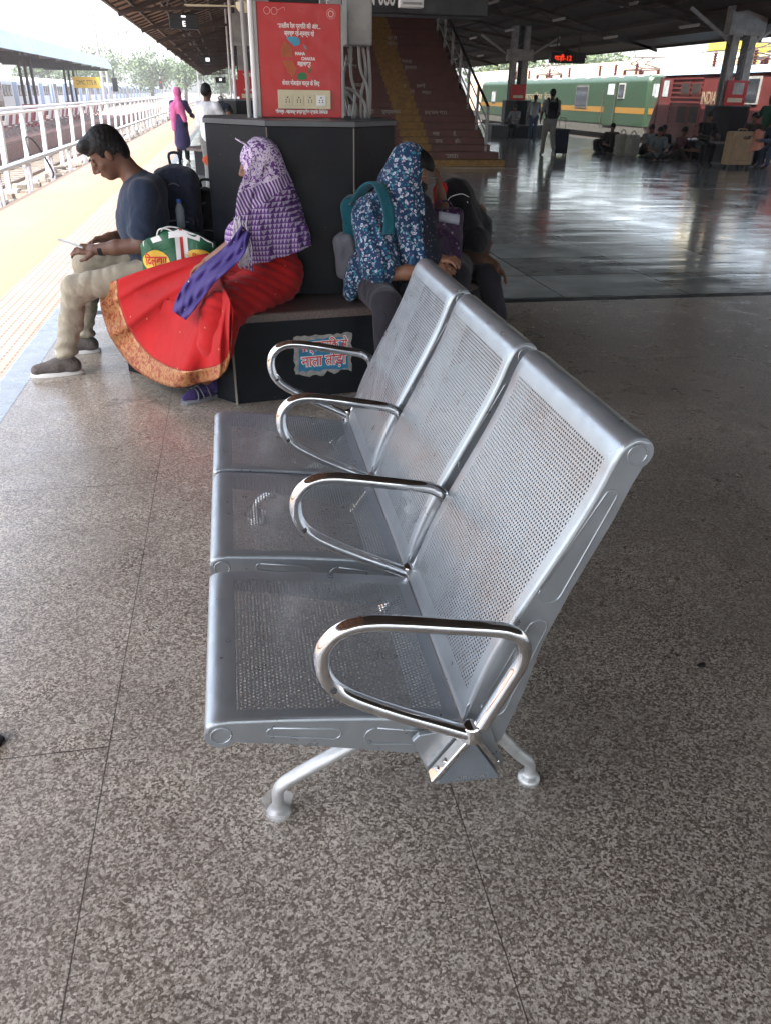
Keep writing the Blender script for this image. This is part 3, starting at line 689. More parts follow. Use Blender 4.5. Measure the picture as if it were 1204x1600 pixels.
# beam under the seats
M['beamgrey']=plain('grey_beam',(.17,.19,.21),.4,.3)
m=MB();m.extr([(.403,.385),(.332,.268),(.474,.262)],'y',1.115,3.0);bm_=m.out('beam','beamgrey',T,BB,bevel=.003)
for pl in([(.395,.392),(.298,.384),(.284,.368),(.320,.276),(.334,.270)],[(.411,.388),(.472,.266),(.492,.272),(.446,.392)]):MB().extr(pl,'y',1.146,1.158).out('end_bracket','silver',bm_,BB,bevel=.002)
text('lettering','AIRPORT',.016,'silver',bm_,(.41,1.1148,.272),R90,BB,ext=.0006,wid=.08)
# armrests
armC=smoothpath([(.410,.388),(.372,.406),(.33,.428),(.245,.472),(.185,.507),(.150,.530),(.124,.554),(.106,.585),(.100,.622),(.106,.656),(.128,.683),(.160,.697),(.20,.698),(.26,.689),(.35,.672),(.42,.659),(.455,.649),(.482,.630),(.494,.600),(.490,.565),(.478,.535),(.462,.500),(.440,.452),(.422,.412)],5)
for y in(1.125,1.738,2.328,2.93):
    m=MB();m.tube([(x,y,z) for x,z in armC],.0160,18);a=m.out('armrest','chrome',T,BB,smooth=60)
    # forked foot of the armrest clamped on the beam
    m=MB()
    m.extr([(.408,.402),(.398,.40),(.318,.283),(.326,.276),(.406,.388)],'y',y-.016,y+.016)
    m.extr([(.402,.402),(.41,.40),(.486,.275),(.478,.270),(.404,.388)],'y',y-.016,y+.016)
    m.tube([(.404,y,.380),(.402,y,.418)],[.023,.019],14)
    f_=m.out('clamp','chrome',a,BB,bevel=.003)
    m=MB()
    for x,z,dx in((.338,.303,-1),(.462,.303,1),(.352,.325,-1)):m.tube([(x,y,z),(x+dx*.007,y,z+.004)],.0065,10)
    m.out('screw','chrome',f_,BB,smooth=40)
    m=MB();m.tube([(.120,y-.015,.562),(.118,y-.0175,.566)],.007,8);m.out('stopper','black',a,BB)
# legs
def leg(y,rear):
    if rear:pts=[(.43,.300),(.50,.232),(.555,.160),(.605,.095),(.632,.068),(.640,.045)]
    else:pts=[(.36,.296),(.25,.236),(.15,.180),(.06,.128),(.018,.100),(.004,.078),(.002,.045)]
    p=smoothpath([(x,y,z) for x,z in pts],5);n_=len(p)
    m=MB();m.tube(p,np.linspace(.0205,.0165,n_),16,flat=.85)
    m.tube([(a[0],a[1]+.017,a[2]-.011) for a in p[:int(n_*.74)]],.010,10)
    o=m.out('leg','dullsilver',T,BB,smooth=60)
    x=p[-1][0];m=MB();m.lathe((x,y,0),[(0,.0),(.027,.0),(.029,.004),(.029,.010),(.026,.016),(.018,.02),(.014,.026),(.014,.048),(0,.048)],24);m.out('foot','dullsilver',o,BB,smooth=50)
    if not rear:   # torn plastic wrap left round the front foot
        rr=np.random.default_rng(int(y*10));G=[]
        for i in range(22):
            a=i/21*5.4+.4;r0=.027+.004*rr.random();G.append([(x+(r0+.004*k+.004*rr.random())*math.cos(a),y+(r0+.004*k+.004*rr.random())*math.sin(a),.002+.011*k+.006*rr.random()) for k in range(4)][::-1])
        MB().grid(G).out('plastic_wrap','wrap',o,BB,smooth=True)
n=N('clear_plastic_wrap');n.set((.8,.8,.8),.25);n.b.inputs['Transmission Weight'].default_value=.35;n.b.inputs['Alpha'].default_value=.5;M['wrap']=n.m
for y in(1.325,2.80):leg(y,0);leg(y,1)
# ================= near people and bags =================
def skin(name,c):
    n=N(name);n.set(n.ramp(n.noise(9,4,.6),[(.3,tuple(x*.82 for x in c)),(.7,tuple(x*1.15 for x in c))]),.5,0,.4);n.b.inputs['Subsurface Weight'].default_value=.05;n.b.inputs['Subsurface Scale'].default_value=.01
    n.bump(n.noise(120,3),.12,.003);M[name]=n.m
skin('skin_dark',(.13,.062,.038));skin('skin_brown',(.22,.105,.062));skin('skin_light',(.32,.17,.11))
def hairmat(name,c):
    n=N(name);n.set(n.ramp(n.noise(70,3,co=n.co('Object',(1,1,.25))),[(.35,tuple(x*.5 for x in c)),(.7,tuple(x*1.7 for x in c))]),.55,0,.25);n.bump(n.noise(110,3,co=n.co('Object',(1,1,.2))),.4,.006);M[name]=n.m
hairmat('hair',(.007,.006,.006))
M['navytee']=cloth('navy_cotton',(.022,.034,.062));M['khaki']=cloth('khaki_cotton',(.33,.295,.225),bs=8,st=.5);M['shoegrey']=cloth('grey_brown_knit',(.12,.105,.095),bs=90,st=.4);M['sole']=plain('white_rubber',(.7,.69,.66),.6,var=.05)
M['blackcloth']=cloth('black_cloth',(.008,.008,.010));M['darknavy']=cloth('dark_navy_fabric',(.016,.020,.036),bs=20);M['trouserblack']=cloth('charcoal_leggings',(.028,.025,.032))
M['phone']=plain('phone_body',(.55,.55,.57),.25,.3)
# ---- man on the left ----
b=(-.55,5.1,0)
t=thing('person','seated man in navy T-shirt and khaki trousers looking down at a phone','person',b)
K=lambda *a:np.array(a)
hipL,hipR=K(-.53,4.99,.59),K(-.49,5.27,.59)
knL,knR=K(-.965,4.92,.505),K(-.935,5.22,.60)
anL,anR=K(-1.07,4.865,.125),K(-1.03,5.32,.12)
shL,shR=K(-.505,4.955,1.025),K(-.47,5.29,1.02)
elL,elR=K(-.555,4.93,.745),K(-.60,5.36,.74)
wrL,wrR=K(-.82,4.975,.715),K(-.76,5.16,.755)
neck=K(-.555,5.12,1.085);hc=K(-.695,5.115,1.215)
hR=frame((-.80,-.10,-.58),(-.42,-.03,.9))
s=S();L=head(s,hc,hR,1.10)
s.chain([K(-.50,5.12,1.02),neck,L(0,-.035,-.06)],[.075,.062,.06],k=.03)
s.E(K(-.53,5.12,.92),(.11,.16,.2),k=.05);s.E(K(-.51,5.13,.72),(.09,.13,.13),k=.06)
for sh,el,wr in((shL,elL,wrL),(shR,elR,wrR)):
    s.chain([sh,el],[.058,.045],k=.03);s.chain([el,(el*.45+wr*.55),wr],[.047,.042,.029],k=.02)
for h_,k_,a_ in((hipL,knL,anL),(hipR,knR,anR)):s.chain([h_,k_,a_],[.066,.052,.042],k=.03)
hand(s,wrL,(-.95,.12,.04),(.05,-.55,.85),side=-1,curl=.45,k=1.02)
hand(s,wrR,(-.93,-.30,-.10),(-.1,.35,.93),side=1,curl=.5,k=1.0)
body=s.out('body','skin_dark',t,b,h=.0052)
# eyes, brows, lips
for q in(-1,1):
    MB().tube([L(q*.016,.0945,.030),L(q*.032,.0925,.036),L(q*.048,.080,.031)],[.003,.0042,.002],6).out('eyebrow','hair',body,b)
    MB().tube([L(q*.018,.0925,.003),L(q*.033,.0965,-.001),L(q*.048,.084,.003)],.0016,5).out('eyelash','hair',body,b)
s=S()
s.E(L(0,-.018,.052),K(.089,.104,.092)*1.10,hR,k=.01);s.E(L(0,-.06,-.01),K(.074,.055,.07)*1.1,hR,k=.03)
s.E(L(0,.058,.098),K(.066,.05,.036)*1.1,hR,k=.02)
s.B(L(0,.128,-.004),K(.1,.092,.052)*1.1,hR,k=.012,op=1);s.B(L(0,.04,-.075),K(.12,.1,.06)*1.1,hR,k=.01,op=1)
for q in(-1,1):s.E(L(q*.088,-.005,-.012),K(.02,.03,.036)*1.1,hR,k=.01,op=1)
s.out('hair','hair',t,b,h=.005,disp=folds(.0028,30,2))
tw=[K(-.50,5.12,.61),K(-.535,5.12,.80),K(-.53,5.12,.93),K(-.51,5.12,1.03)]
s=S();s.E(tw[0]+K(.01,0,.0),(.155,.205,.11),k=.05);s.E(tw[1]+K(-.015,0,0),(.145,.175,.17),k=.08);s.E(tw[2]+K(-.01,0,0),(.14,.195,.17),k=.08);s.chain([shL+K(0,.03,0),shR+K(0,-.03,0)],[.078,.078],k=.06)
s.K(K(-.50,5.12,1.03),neck+K(.015,0,-.01),.105,.072,k=.04)
for sh,el in((shL,elL),(shR,elR)):s.chain([sh+K(.0,0,0),sh*.30+el*.70],[.070,.074],k=.03)
s.K(K(-.47,5.0,.64),K(-.42,5.02,.56),.10,.085,k=.05)
s.E(neck+K(-.03,0,.075),(.075,.075,.04),k=.008,op=1)
MB().tube(smoothpath([neck+K(.075*math.cos(a)+.012,.072*math.sin(a),-.012-.035*math.cos(a)*-1 if False else -.018+.030*math.cos(a)) for a in np.linspace(0,6.2832,20)],2),.007,6).out('collar','navytee',t,b,smooth=True)
def cutm(X):return np.maximum(.515-X[...,2],-1)
s.out('t_shirt','navytee',t,b,h=.0075,disp=lambda X:folds(.006,3.6,3,(1,1,.7))(X)+.004*np.sin((X[...,2]*1.2+X[...,0]*.9+.3*X[...,1])*55+2*np.sin(X[...,1]*14))*np.clip((.95-X[...,2])/.2,0,1),cut=cutm)
s=S()
for h_,k_,a_ in((hipL,knL,anL),(hipR,knR,anR)):
    s.chain([h_+K(.02,0,-.02),k_],[.098,.076],k=.04);s.chain([k_,k_*.5+a_*.5,a_+K(0,0,.02)],[.074,.070,.057],k=.03);s.E(a_+K(-.0,0,.01),(.063,.058,.028),k=.015)
s.E(K(-.50,5.13,.61),(.125,.185,.105),k=.05)
def dispk(X):
    z=X[...,2];a=np.clip((.34-z)/.25,0,1);kn_=np.exp(-((X[...,0]+.93)**2+(z-.42)**2)/.02);return .005*snoise(X*K(1,1,.7),3.2,11)+kn_*.010*(1-2*np.abs(np.sin((z+.6*X[...,0])*36+1.5*np.sin(X[...,1]*20))))+a*.0085*np.sin(z*85+3*np.sin(X[...,0]*14)+X[...,1]*16)+.005*(1-2*np.abs(snoise(X*K(1,1,.35),5,4)))
s.out('trousers','khaki',t,b,h=.0075,disp=dispk)
def shoe(an,toe,parent,mats=('shoegrey','sole'),k_=1.):
    f=np.array(toe)-np.array([an[0],an[1],0]);f[2]=0;ln=np.linalg.norm(f);f/=ln;Rm=frame(f);an0=np.array([an[0],an[1],0.])
    Q=lambda x,y,z:an0+Rm@np.array([x,y,z])
    s=S();s.chain([Q(0,0,.095*k_),Q(0,-.02,.055*k_)],[.042*k_,.046*k_],k=.02);s.chain([Q(0,-.03,.05*k_),Q(0,.06,.055*k_),Q(0,ln-.045,.038*k_)],[.042*k_,.046*k_,.038*k_],k=.03)
    s.B(Q(0,.05,-.03),(.2,.4,.05),Rm,rd=.005,k=.005,op=1)
    sh=s.out('shoe',mats[0],parent,b,h=.006)
    m=MB();pts=[]
    for a in np.linspace(0,2*math.pi,28,endpoint=False):
        y_=math.sin(a);x_=math.cos(a);pts.append(Q(x_*(.046+.006*max(0,y_))*k_,(ln-.075)/2-.005+y_*(ln+.085)/2,0)[:2])
    m.prism([tuple(q) for q in pts],.001,.026*k_,.005);m.out('sole',mats[1],sh,b,smooth=50);return sh
shoe(anL,(-1.29,4.825,0),t);shoe(anR,(-1.235,5.30,0),t)
m=MB()
c=wrL+K(.03,-.004,.0);dr=(elL-wrL)/np.linalg.norm(elL-wrL);
m.tube([c-dr*.012+K(0,0,0),c+dr*.014],[.034,.036],16);m.out('wrist_band','blackcloth',t,b,smooth=50)
# phone in his hand
pb=(-.955,5.02,.745);ph=thing('phone','silver-edged phone held in the hand of the man in khaki trousers','phone',pb)
Rm=frame((-.93,.08,.33),(.33,.10,.93));c=K(-.955,5.0,.748);m=MB()
def rbox(c,h,Rm):
    v=[c+Rm@(np.array([sx,sy,sz])*h) for sz in(-1,1) for sy in(-1,1) for sx in(-1,1)];return v,[(0,2,3,1),(4,5,7,6),(0,1,5,4),(2,6,7,3),(0,4,6,2),(1,3,7,5)]
m.add(*rbox(c,K(.035,.073,.0045),Rm));m.out('case','phone',ph,pb,bevel=.003)
m=MB();m.add(*rbox(c+Rm@K(0,0,.0052),K(.032,.068,.0006),Rm));m.out('screen','paleglass',ph,pb)
# ---- woman in the red sari ----
def fabric(name,base,pats,bs=8,st=.4,rough=.85):
    """printed cloth: pats = list of (mask(n)->socket, colour)"""
    n=N(name);col=n.ramp(n.noise(4,3),[(.3,tuple(x*.85 for x in base)),(.7,tuple(x*1.12 for x in base))])
    for fn,c in pats:col=n.mix(fn(n),col,c)
    n.set(col,rough,0,.2);n.b.inputs['Sheen Weight'].default_value=.1;n.bump(n.noise(bs,4,.5,dist=.5),st,.02);M[name]=n.m
def blot(scale,th,w=.03,feat='F1',seed=(0,0,0)):
    def f(n):
        mp=n.n('Mapping');n.put(mp.inputs[0],n.co());mp.inputs['Location'].default_value=seed
        nz=n.n('TexNoise');nz.inputs['Scale'].default_value=scale*.9;n.put(nz.inputs['Vector'],mp.outputs[0])
        ad=n.n('VectorMath',operation='MULTIPLY_ADD');n.put(ad.inputs[0],nz.outputs['Color']);ad.inputs[1].default_value=(1.1/scale,)*3;n.put(ad.inputs[2],mp.outputs[0])
        return n.ramp(n.vor(scale,ad.outputs[0]),[(th,1.),(th+w,0.)])
    return f
def fans(n):
    # rows of little white leaf fans
    X,Y,Z=n.sep(n.co());h_=.026;r_=n.math('FLOOR',n.math('DIVIDE',Z,h_));a=n.math('ADD',n.math('MULTIPLY',n.math('ADD',X,n.math('MULTIPLY',Y,-.6)),1),n.math('MULTIPLY',n.math('MODULO',r_,2),.017))
    u=n.math('SUBTRACT',n.math('PINGPONG',a,.017),.0085);v=n.math('SUBTRACT',n.math('DIVIDE',Z,h_),r_)
    tri=n.math('LESS_THAN',n.math('ABSOLUTE',u),n.math('MULTIPLY',v,.0085))
    st=n.math('GREATER_THAN',n.math('SINE',n.math('MULTIPLY',n.math('DIVIDE',u,n.math('ADD',v,.15)),1500)),-.75)
    cap=n.math('LESS_THAN',v,.86);return n.math('MULTIPLY',n.math('MULTIPLY',tri,st),cap)
def scroll(n):
    nz=n.noise(26,2,.5,dist=2.2);return n.math('LESS_THAN',n.math('ABSOLUTE',n.math('SUBTRACT',nz,.5)),.07)
def stripes(n):
    X,Y,Z=n.sep(n.co());return n.math('GREATER_THAN',n.math('SINE',n.math('ADD',n.math('MULTIPLY',n.math('ADD',X,n.math('MULTIPLY',Z,.45)),330),n.math('MULTIPLY',n.noise(9,2),9))),.25)
n=N('purple_white_shawl');X,Y,Z=n.sep(n.co());col=n.ramp(n.noise(4,3),[(.3,(.12,.04,.19)),(.7,(.16,.065,.26))])
top=n.math('GREATER_THAN',n.math('ADD',Z,n.math('MULTIPLY',X,-.3)),1.12);mid=n.math('GREATER_THAN',n.math('ADD',Z,n.math('MULTIPLY',X,-.5)),1.035)
msk=n.mix(mid,fans(n),stripes(n));msk=n.mix(top,msk,n.math('MAXIMUM',scroll(n),blot(42,.22)(n)));n.set(n.mix(n.math('MULTIPLY',msk,.92),col,(.66,.58,.70)),.85,0,.2);n.bump(n.noise(8,4,.5,dist=.5),.35,.02);M['purpleshawl']=n.m
def dots(n):
    return n.ramp(n.vor(13,n.co()),[(.055,1.),(.07,0.)])
fabric('red_sari',(.42,.009,.010),[(dots,(.6,.36,.18))],7,.5,.75)
n=N('gold_border');X,Y,Z=n.sep(n.co());a=n.vor(24,out='Distance');b_=n.noise(30,4,.6,dist=1.5)
col=n.mix(n.ramp(b_,[(.42,0.),(.54,1.)]),(.26,.045,.02),(.42,.20,.08));col=n.mix(n.ramp(a,[(.16,1.),(.22,0.)]),col,(.34,.07,.03));n.set(col,.38,.35);n.bump(b_,.25,.004);M['goldborder']=n.m
n=N('purple_sash');X,Y,Z=n.sep(n.co());w1=n.math('GREATER_THAN',n.math('SINE',n.math('MULTIPLY',n.math('ADD',X,n.math('MULTIPLY',Z,.9)),520)),.3)
col=n.mix(n.math('MULTIPLY',w1,.5),(.030,.012,.14),(.07,.045,.20));col=n.mix(dots(n),col,(.7,.6,.5));n.set(col,.7);n.bump(n.noise(9,3),.4,.02);M['sash']=n.m
M['sock']=cloth('dark_purple_sock',(.035,.02,.09));M['sandal']=plain('grey_sandal',(.16,.16,.18),.5);M['fringe']=cloth('white_fringe',(.70,.64,.72))
M['browncloth']=cloth('dark_brown_cotton',(.06,.03,.02));M['redcloth']=cloth('red_cotton',(.45,.015,.01));M['greyplastic']=plain('pale_plastic',(.42,.43,.52),.35)
n=N('rice_bag_green');n.set(n.ramp(n.noise(8,3),[(.3,(.008,.085,.035)),(.7,(.015,.13,.055))]),.45);n.bump(n.noise(24,4,.6,dist=1),.5,.012);M['riceg']=n.m
b=(.15,4.55,0)
t=thing('person','woman in red sari with gold border, head under a purple and white shawl','person',b)
V1a=np.array([-.06,4.18,0]);n1=np.array([-.723,-.690,0])
def PN(px,py,off):
    v=_r*(px-602)/FP+_u*(800-py)/FP+_d;tt=((V1a-CAM)@n1+off)/(v@n1);return CAM+v*tt
s=S();hc=K(.150,4.62,1.20);hR=frame((-.88,.12,-.20));L=head(s,hc,hR,.98)
s.chain([K(.2,4.6,.95),K(.19,4.61,1.06),L(0,-.03,-.06)],[.09,.055,.052],k=.03);s.E(K(.22,4.6,.85),(.10,.14,.2),k=.05);s.E(K(.22,4.58,.64),(.13,.15,.12),k=.06)
shl=K(.12,4.50,.985);el=K(.0,4.40,.83);wr=K(-.155,4.50,.725);s.chain([shl,el,wr],[.055,.045,.028],k=.02)
hand(s,wr,(-.75,.35,-.45),(-.3,.2,.9),side=-1,curl=.4,k=.92)
kN,kF=K(-.10,4.14,.53),K(-.46,4.76,.555);aN,aF=K(-.22,4.30,.13),K(-.10,4.45,.56)
s.chain([K(.15,4.48,.60),kN,aN],[.09,.06,.045],k=.03);s.chain([K(.12,4.66,.60),kF,aF],[.09,.06,.045],k=.03)
body=s.out('body','skin_brown',t,b,h=.0062)
s=S();s.E(K(.165,4.61,1.225),(.113,.115,.118),k=.03);s.E(K(.205,4.60,1.10),(.115,.13,.13),k=.06);s.K(K(.20,4.61,1.03),K(.24,4.59,.86),.125,.145,k=.06)
s.K(K(.14,4.46,.985),K(.30,4.72,.985),.09,.085,k=.08);s.E(K(.22,4.49,.86),(.13,.10,.16),k=.06);s.K(K(.12,4.45,.99),K(.02,4.39,.86),.072,.080,k=.05);s.E(K(.25,4.57,.76),(.125,.18,.14),k=.08);s.K(K(.10,4.40,.88),K(.13,4.40,.76),.08,.075,k=.06)
s.E(L(0,.09,-.02),K(.062,.07,.085),hR,k=.015,op=1)
s.E(K(.27,4.60,.80),(.135,.175,.17),k=.08)
def hemcut(X):
    z=np.interp(X[...,0],[-.12,-.04,.06,.16,.30,.42],[.875,.835,.735,.745,.775,.80]);return z-X[...,2]
def dsh(X):return .0055*snoise(X*K(1.3,1.3,.35),6,21)+.0025*snoise(X*K(1,1,.4),15,5)+.006*np.clip(1.15-X[...,2],0,.4)/.4*np.sin((X[...,0]*.9+X[...,1]*.5+.25*X[...,2])*62)
s.out('shawl','purpleshawl',t,b,h=.006,disp=dsh,cut=hemcut)
# knotted end of the shawl with its fringe
rr=np.random.default_rng(9);m=MB()
for k in range(70):
    u=rr.random();A=P(364+20*u+3*rr.normal(),338+34*rr.random(),4.315);Bq=P(374+14*u+4*rr.normal(),392+30*rr.random(),4.27);Mq=(A+Bq)/2+K(.010*rr.normal(),-.008,0)
    m.tube(smoothpath([A,(A+Mq)/2+K(.006*rr.normal(),0,0),Mq,(Bq+Mq)/2+K(.006*rr.normal(),-.002,0),Bq],3),.0026,5)
m.out('fringe','fringe',t,b,smooth=True)
m=MB();A=[L(-.02,.05,.14),L(-.09,-.03,.05),K(.075,4.45,1.10),K(.045,4.36,.98),K(.035,4.33,.84),K(.045,4.315,.72)];q=smoothpath(A,6)
G=[[a+K(w_*.05,-.012*abs(w_),-.02*w_)+K(0,-.022,0) for w_ in(-.7,-.35,0,.35,.7)] for a in q];m.grid(G);o=m.out('shawl_end','purpleshawl',t,b,smooth=True);o.modifiers.new('s','SOLIDIFY').thickness=.006
# sari wrapped round hips and legs
s=S();s.E(K(.22,4.57,.64),(.150,.195,.150),k=.05);s.K(K(.18,4.47,.62),kN+K(0,0,.0),.125,.098,k=.06);s.K(K(.15,4.66,.61),kF,.11,.065,k=.06);s.E(K(-.02,4.45,.575),(.26,.20,.085),None,k=.08)
s.chain([kN,K(-.145,4.165,.36),K(-.165,4.19,.27)],[.10,.09,.07],k=.05)
def dsar(X):
    w=np.sin(((X[...,0]+X[...,1])*.7+X[...,2]*1.1)*70+4*np.sin(X[...,2]*9));return .0045*w+.006*snoise(X,4,8)
s.out('sari','red_sari',t,b,h=.0085,disp=dsar)
hem=smoothpath([(157,447,.03),(158,480,.06),(170,520,.08),(190,555,.10),(215,580,.12),(250,598,.15),(290,604,.17),(325,598,.18),(350,583,.17),(359,562,.15),(362,535,.13)],9)
inn=smoothpath([(325,396,-.26),(328,402,-.24),(333,410,-.20),(338,420,-.14),(343,430,-.08),(347,440,-.02),(350,448,.04),(354,456,.09),(358,465,.13),(362,475,.14),(366,486,.14)],9)
n_=len(hem);vs=np.linspace(0,1,44);G=np.zeros((n_,len(vs),3));rr=np.random.default_rng(4)
for i in range(n_):
    u=i/(n_-1)
    for j,v in enumerate(vs):
        px=inn[i][0]*(1-v)+hem[i][0]*v;py=inn[i][1]*(1-v)+hem[i][1]*v
        py-= 5*math.sin(math.pi*v)*max(0,1-u*3.0); off=inn[i][2]+(hem[i][2]-inn[i][2])*v**.75
        ph=u*2*math.pi*5.2+2.6*math.sin(u*7.3)+1.6*v*math.sin(u*5);f_=.030*v**.85*(1-1.9*abs(math.sin(ph*.55+.7*v+.4*math.sin(v*5))))+.015*v*math.sin(u*31+4*v*math.sin(u*8))+.010*math.sin(u*13+v*9)*v
        f_*=min(1,u*6+.15)
        G[i,j]=PN(px,py+f_*140*(v>.5)*(v-.5),off+f_+.02*math.sin(math.pi*v))
G[...,2]=np.maximum(G[...,2],np.where(((G-V1a)@n1)<.01,.508,.05))
cu=37
m=MB();m.grid(G[:,:cu]);o=m.out('sari_drape','red_sari',t,b,smooth=True);md=o.modifiers.new('s','SOLIDIFY');md.thickness=.004;md.offset=0
m=MB();m.grid(G[:,cu-1:]);o2=m.out('gold_border','goldborder',o,b,smooth=True);md=o2.modifiers.new('s','SOLIDIFY');md.thickness=.006;md.offset=0
# purple end of the cloth lying over the red
sl=smoothpath([(378,352,-.12),(362,374,-.03),(342,394,-.0),(312,418,.02),(288,445,.07),(276,468,.11),(270,486,.13)],6);sr=smoothpath([(392,366,-.06),(384,392,.04),(368,413,.08),(342,436,.12),(320,462,.15),(305,482,.17),(291,500,.17)],6)
G2=[[PN(*(a*(1-k)+c*k+K(0,0,.016+.014*math.sin(k*10+i*.33)+.014*math.sin(i*.45)+.005*math.sin(k*21-i*.8)))) for k in np.linspace(0,1,19)] for i,(a,c) in enumerate(zip(sl,sr))]
m=MB();m.grid(G2);o=m.out('purple_sash','sash',t,b,smooth=True);md=o.modifiers.new('s','SOLIDIFY');md.thickness=.004;md.offset=0
# foot in sock and sandal
fa=K(-.20,4.33,.0);ft=K(-.345,4.235,0);f=(ft-fa);ln=np.linalg.norm(f);Rm=frame(f);Q=lambda x,y,z:fa+Rm@K(x,y,z)
s=S();s.chain([Q(0,-.02,.16),Q(0,-.01,.075),Q(0,.0,.05)],[.042,.04,.038],k=.02);s.chain([Q(0,-.05,.045),Q(0,.05,.052),Q(0,ln-.05,.036),Q(.004,ln-.005,.032)],[.033,.036,.034,.022],k=.02);s.B(Q(0,.05,-.08),(.2,.4,.1),Rm,rd=.004,k=.004,op=1)
so_=s.out('sock','sock',t,b,h=.006)
m=MB();m.prism([tuple(Q(x,y,0)[:2]) for x,y in((-.035,-.08),(.035,-.08),(.046,.05),(.048,.12),(.03,.185),(0,.20),(-.03,.18),(-.044,.11),(-.04,.03))],.001,.022,.003)
sd_=m.out('sandal','sandal',t,b,smooth=40)
m=MB()
for y0,y1,hh in((.075,.09,.082),(.115,.10,.070),(.03,.05,.092)):
    m.tube(smoothpath([Q(-.046,y0,.018),Q(-.036,(y0+y1)/2,.058),Q(0,(y0+y1)/2,hh),Q(.036,(y0+y1)/2,.058),Q(.046,y1,.018)],5),.011,8,flat=.4)
m.out('strap','sandal',sd_,b,smooth=True)
# ---- woman in the blue floral scarf ----
wh=(.42,.50,.55)
fabric('blue_floral',(.012,.040,.095),[(blot(44,.30,.04,seed=(1,0,0)),(.04,.19,.25)),(blot(38,.24,.03,seed=(0,3,0)),wh),(blot(38,.13,.03,seed=(0,3,0)),(.10,.16,.25)),(blot(52,.24,.03,seed=(5,1,0)),(.38,.26,.34)),(blot(26,.22,.02,seed=(2,7,1)),(.45,.50,.56)),(blot(26,.10,.02,seed=(2,7,1)),(.30,.16,.2))],9,.4)
fabric('dark_floral',(.008,.010,.02),[(blot(34,.17,.03,seed=(1,0,3)),(.09,.075,.11)),(blot(50,.13,.02,seed=(4,0,3)),(.15,.14,.14))],9,.3)
fabric('purplefloral',(.035,.012,.045),[(blot(26,.2,.05,seed=(9,0,3)),(.10,.03,.10)),(blot(22,.13,.03,seed=(3,2,3)),(.28,.18,.28))],9,.4,.4)
M['teal']=cloth('teal_canvas',(.006,.075,.10));M['greycanvas']=cloth('grey_canvas',(.14,.14,.16))
b=(.82,4.45,0)
t=thing('person','woman in blue floral scarf and black face mask seated facing right','person',b)
hc=K(.945,4.40,1.185);hR=frame((.80,-.28,-.52),(.45,-.1,.88));s=S();L=head(s,hc,hR,.98)
s.chain([K(.84,4.47,.98),K(.88,4.45,1.07),L(0,-.03,-.06)],[.08,.055,.052],k=.03);s.E(K(.82,4.48,.88),(.12,.16,.2),k=.05);s.E(K(.79,4.52,.66),(.14,.16,.14),k=.06)
hp=[(K(.74,4.46,.59),K(.76,4.05,.57),K(.745,3.96,.12)),(K(.92,4.52,.59),K(1.02,4.12,.57),K(1.0,4.02,.12))]
for a in hp:s.chain(a,[.085,.058,.045],k=.03)
eN,wN=K(.775,4.235,.69),K(1.015,4.165,.715);s.chain([K(.72,4.40,.99),eN],[.05,.042],k=.02);s.chain([eN,(eN+wN)/2,wN],[.044,.038,.027],k=.02)
eF,wF=K(1.06,4.45,.74),K(1.10,4.26,.755);s.chain([K(.97,4.5,.98),eF,wF],[.05,.042,.027],k=.02)
hand(s,wN,(.97,-.12,.10),(-.1,-.45,.88),side=-1,curl=.35,k=.92);hand(s,wF,(.5,-.8,.15),(0,-.3,.9),side=1,curl=.5,k=.92)
body=s.out('body','skin_brown',t,b,h=.0062)
m=MB();G=[[L(.068*math.sin(a),.052+.060*math.cos(a),z)+0 for a in np.linspace(-1.35,1.35,13)] for z in(-.088,-.07,-.045,-.02,.0)]
G=np.array(G);G[2,4:9]+=hR[:,1]*.012;G[3,5:8]+=hR[:,1]*.012;m.grid(G);o=m.out('face_mask','blackcloth',t,b,smooth=True);o.modifiers.new('s','SOLIDIFY').thickness=.003
s=S();s.E(L(0,-.012,.045),K(.082,.098,.085),hR,k=.01);s.E(L(0,.03,.07),K(.070,.07,.055),hR,k=.02);s.B(L(0,.12,.0),K(.1,.075,.06),hR,k=.01,op=1);s.out('hair','hair',t,b,h=.006)
s=S();s.E(L(0,-.035,.030),K(.097,.105,.105),hR,k=.03);s.E(K(.875,4.42,1.10),(.11,.125,.13),k=.05)
s.K(K(.915,4.345,1.10),K(.955,4.27,.76),.085,.08,k=.05);s.K(K(.97,4.36,1.05),K(1.0,4.29,.76),.06,.07,k=.05)
s.K(K(.735,4.43,.985),K(.98,4.46,.99),.088,.08,k=.06);s.E(K(.80,4.49,.86),(.14,.16,.21),k=.07);s.E(K(.74,4.47,.65),(.135,.17,.135),k=.06);s.K(K(.715,4.38,.96),K(.755,4.25,.73),.085,.105,k=.05);s.K(K(.66,4.42,.66),K(.62,4.4,.56),.06,.05,k=.05)
s.E(L(0,.115,-.035),K(.07,.075,.085),hR,k=.012,op=1)
dbl=lambda X:.006*snoise(X*K(1.5,1.5,.25),6,31)+.003*snoise(X*K(1,1,.3),16,7)+.0055*np.sin((X[...,0]+.4*X[...,1]+.12*X[...,2])*95)*np.clip(1.2-X[...,2],0,.2)/.2
s.out('scarf','blue_floral',t,b,h=.006,disp=dbl,cut=lambda X:np.interp(X[...,0],[.5,.62,.72,.80,.9,1.1],[.505,.51,.56,.615,.655,.67])-X[...,2])
s=S();s.K(K(.99,4.34,1.03),K(1.03,4.26,.70),.065,.085,k=.04);s.E(K(.98,4.35,.70),(.12,.12,.12),k=.04);s.out('kurta','dark_floral',t,b,h=.008,disp=folds(.005,8,3,(1,1,.4)))
s=S()
for a in hp:s.chain([a[0],a[1]],[.10,.078],k=.03);s.chain([a[1],a[2]],[.077,.052],k=.03)
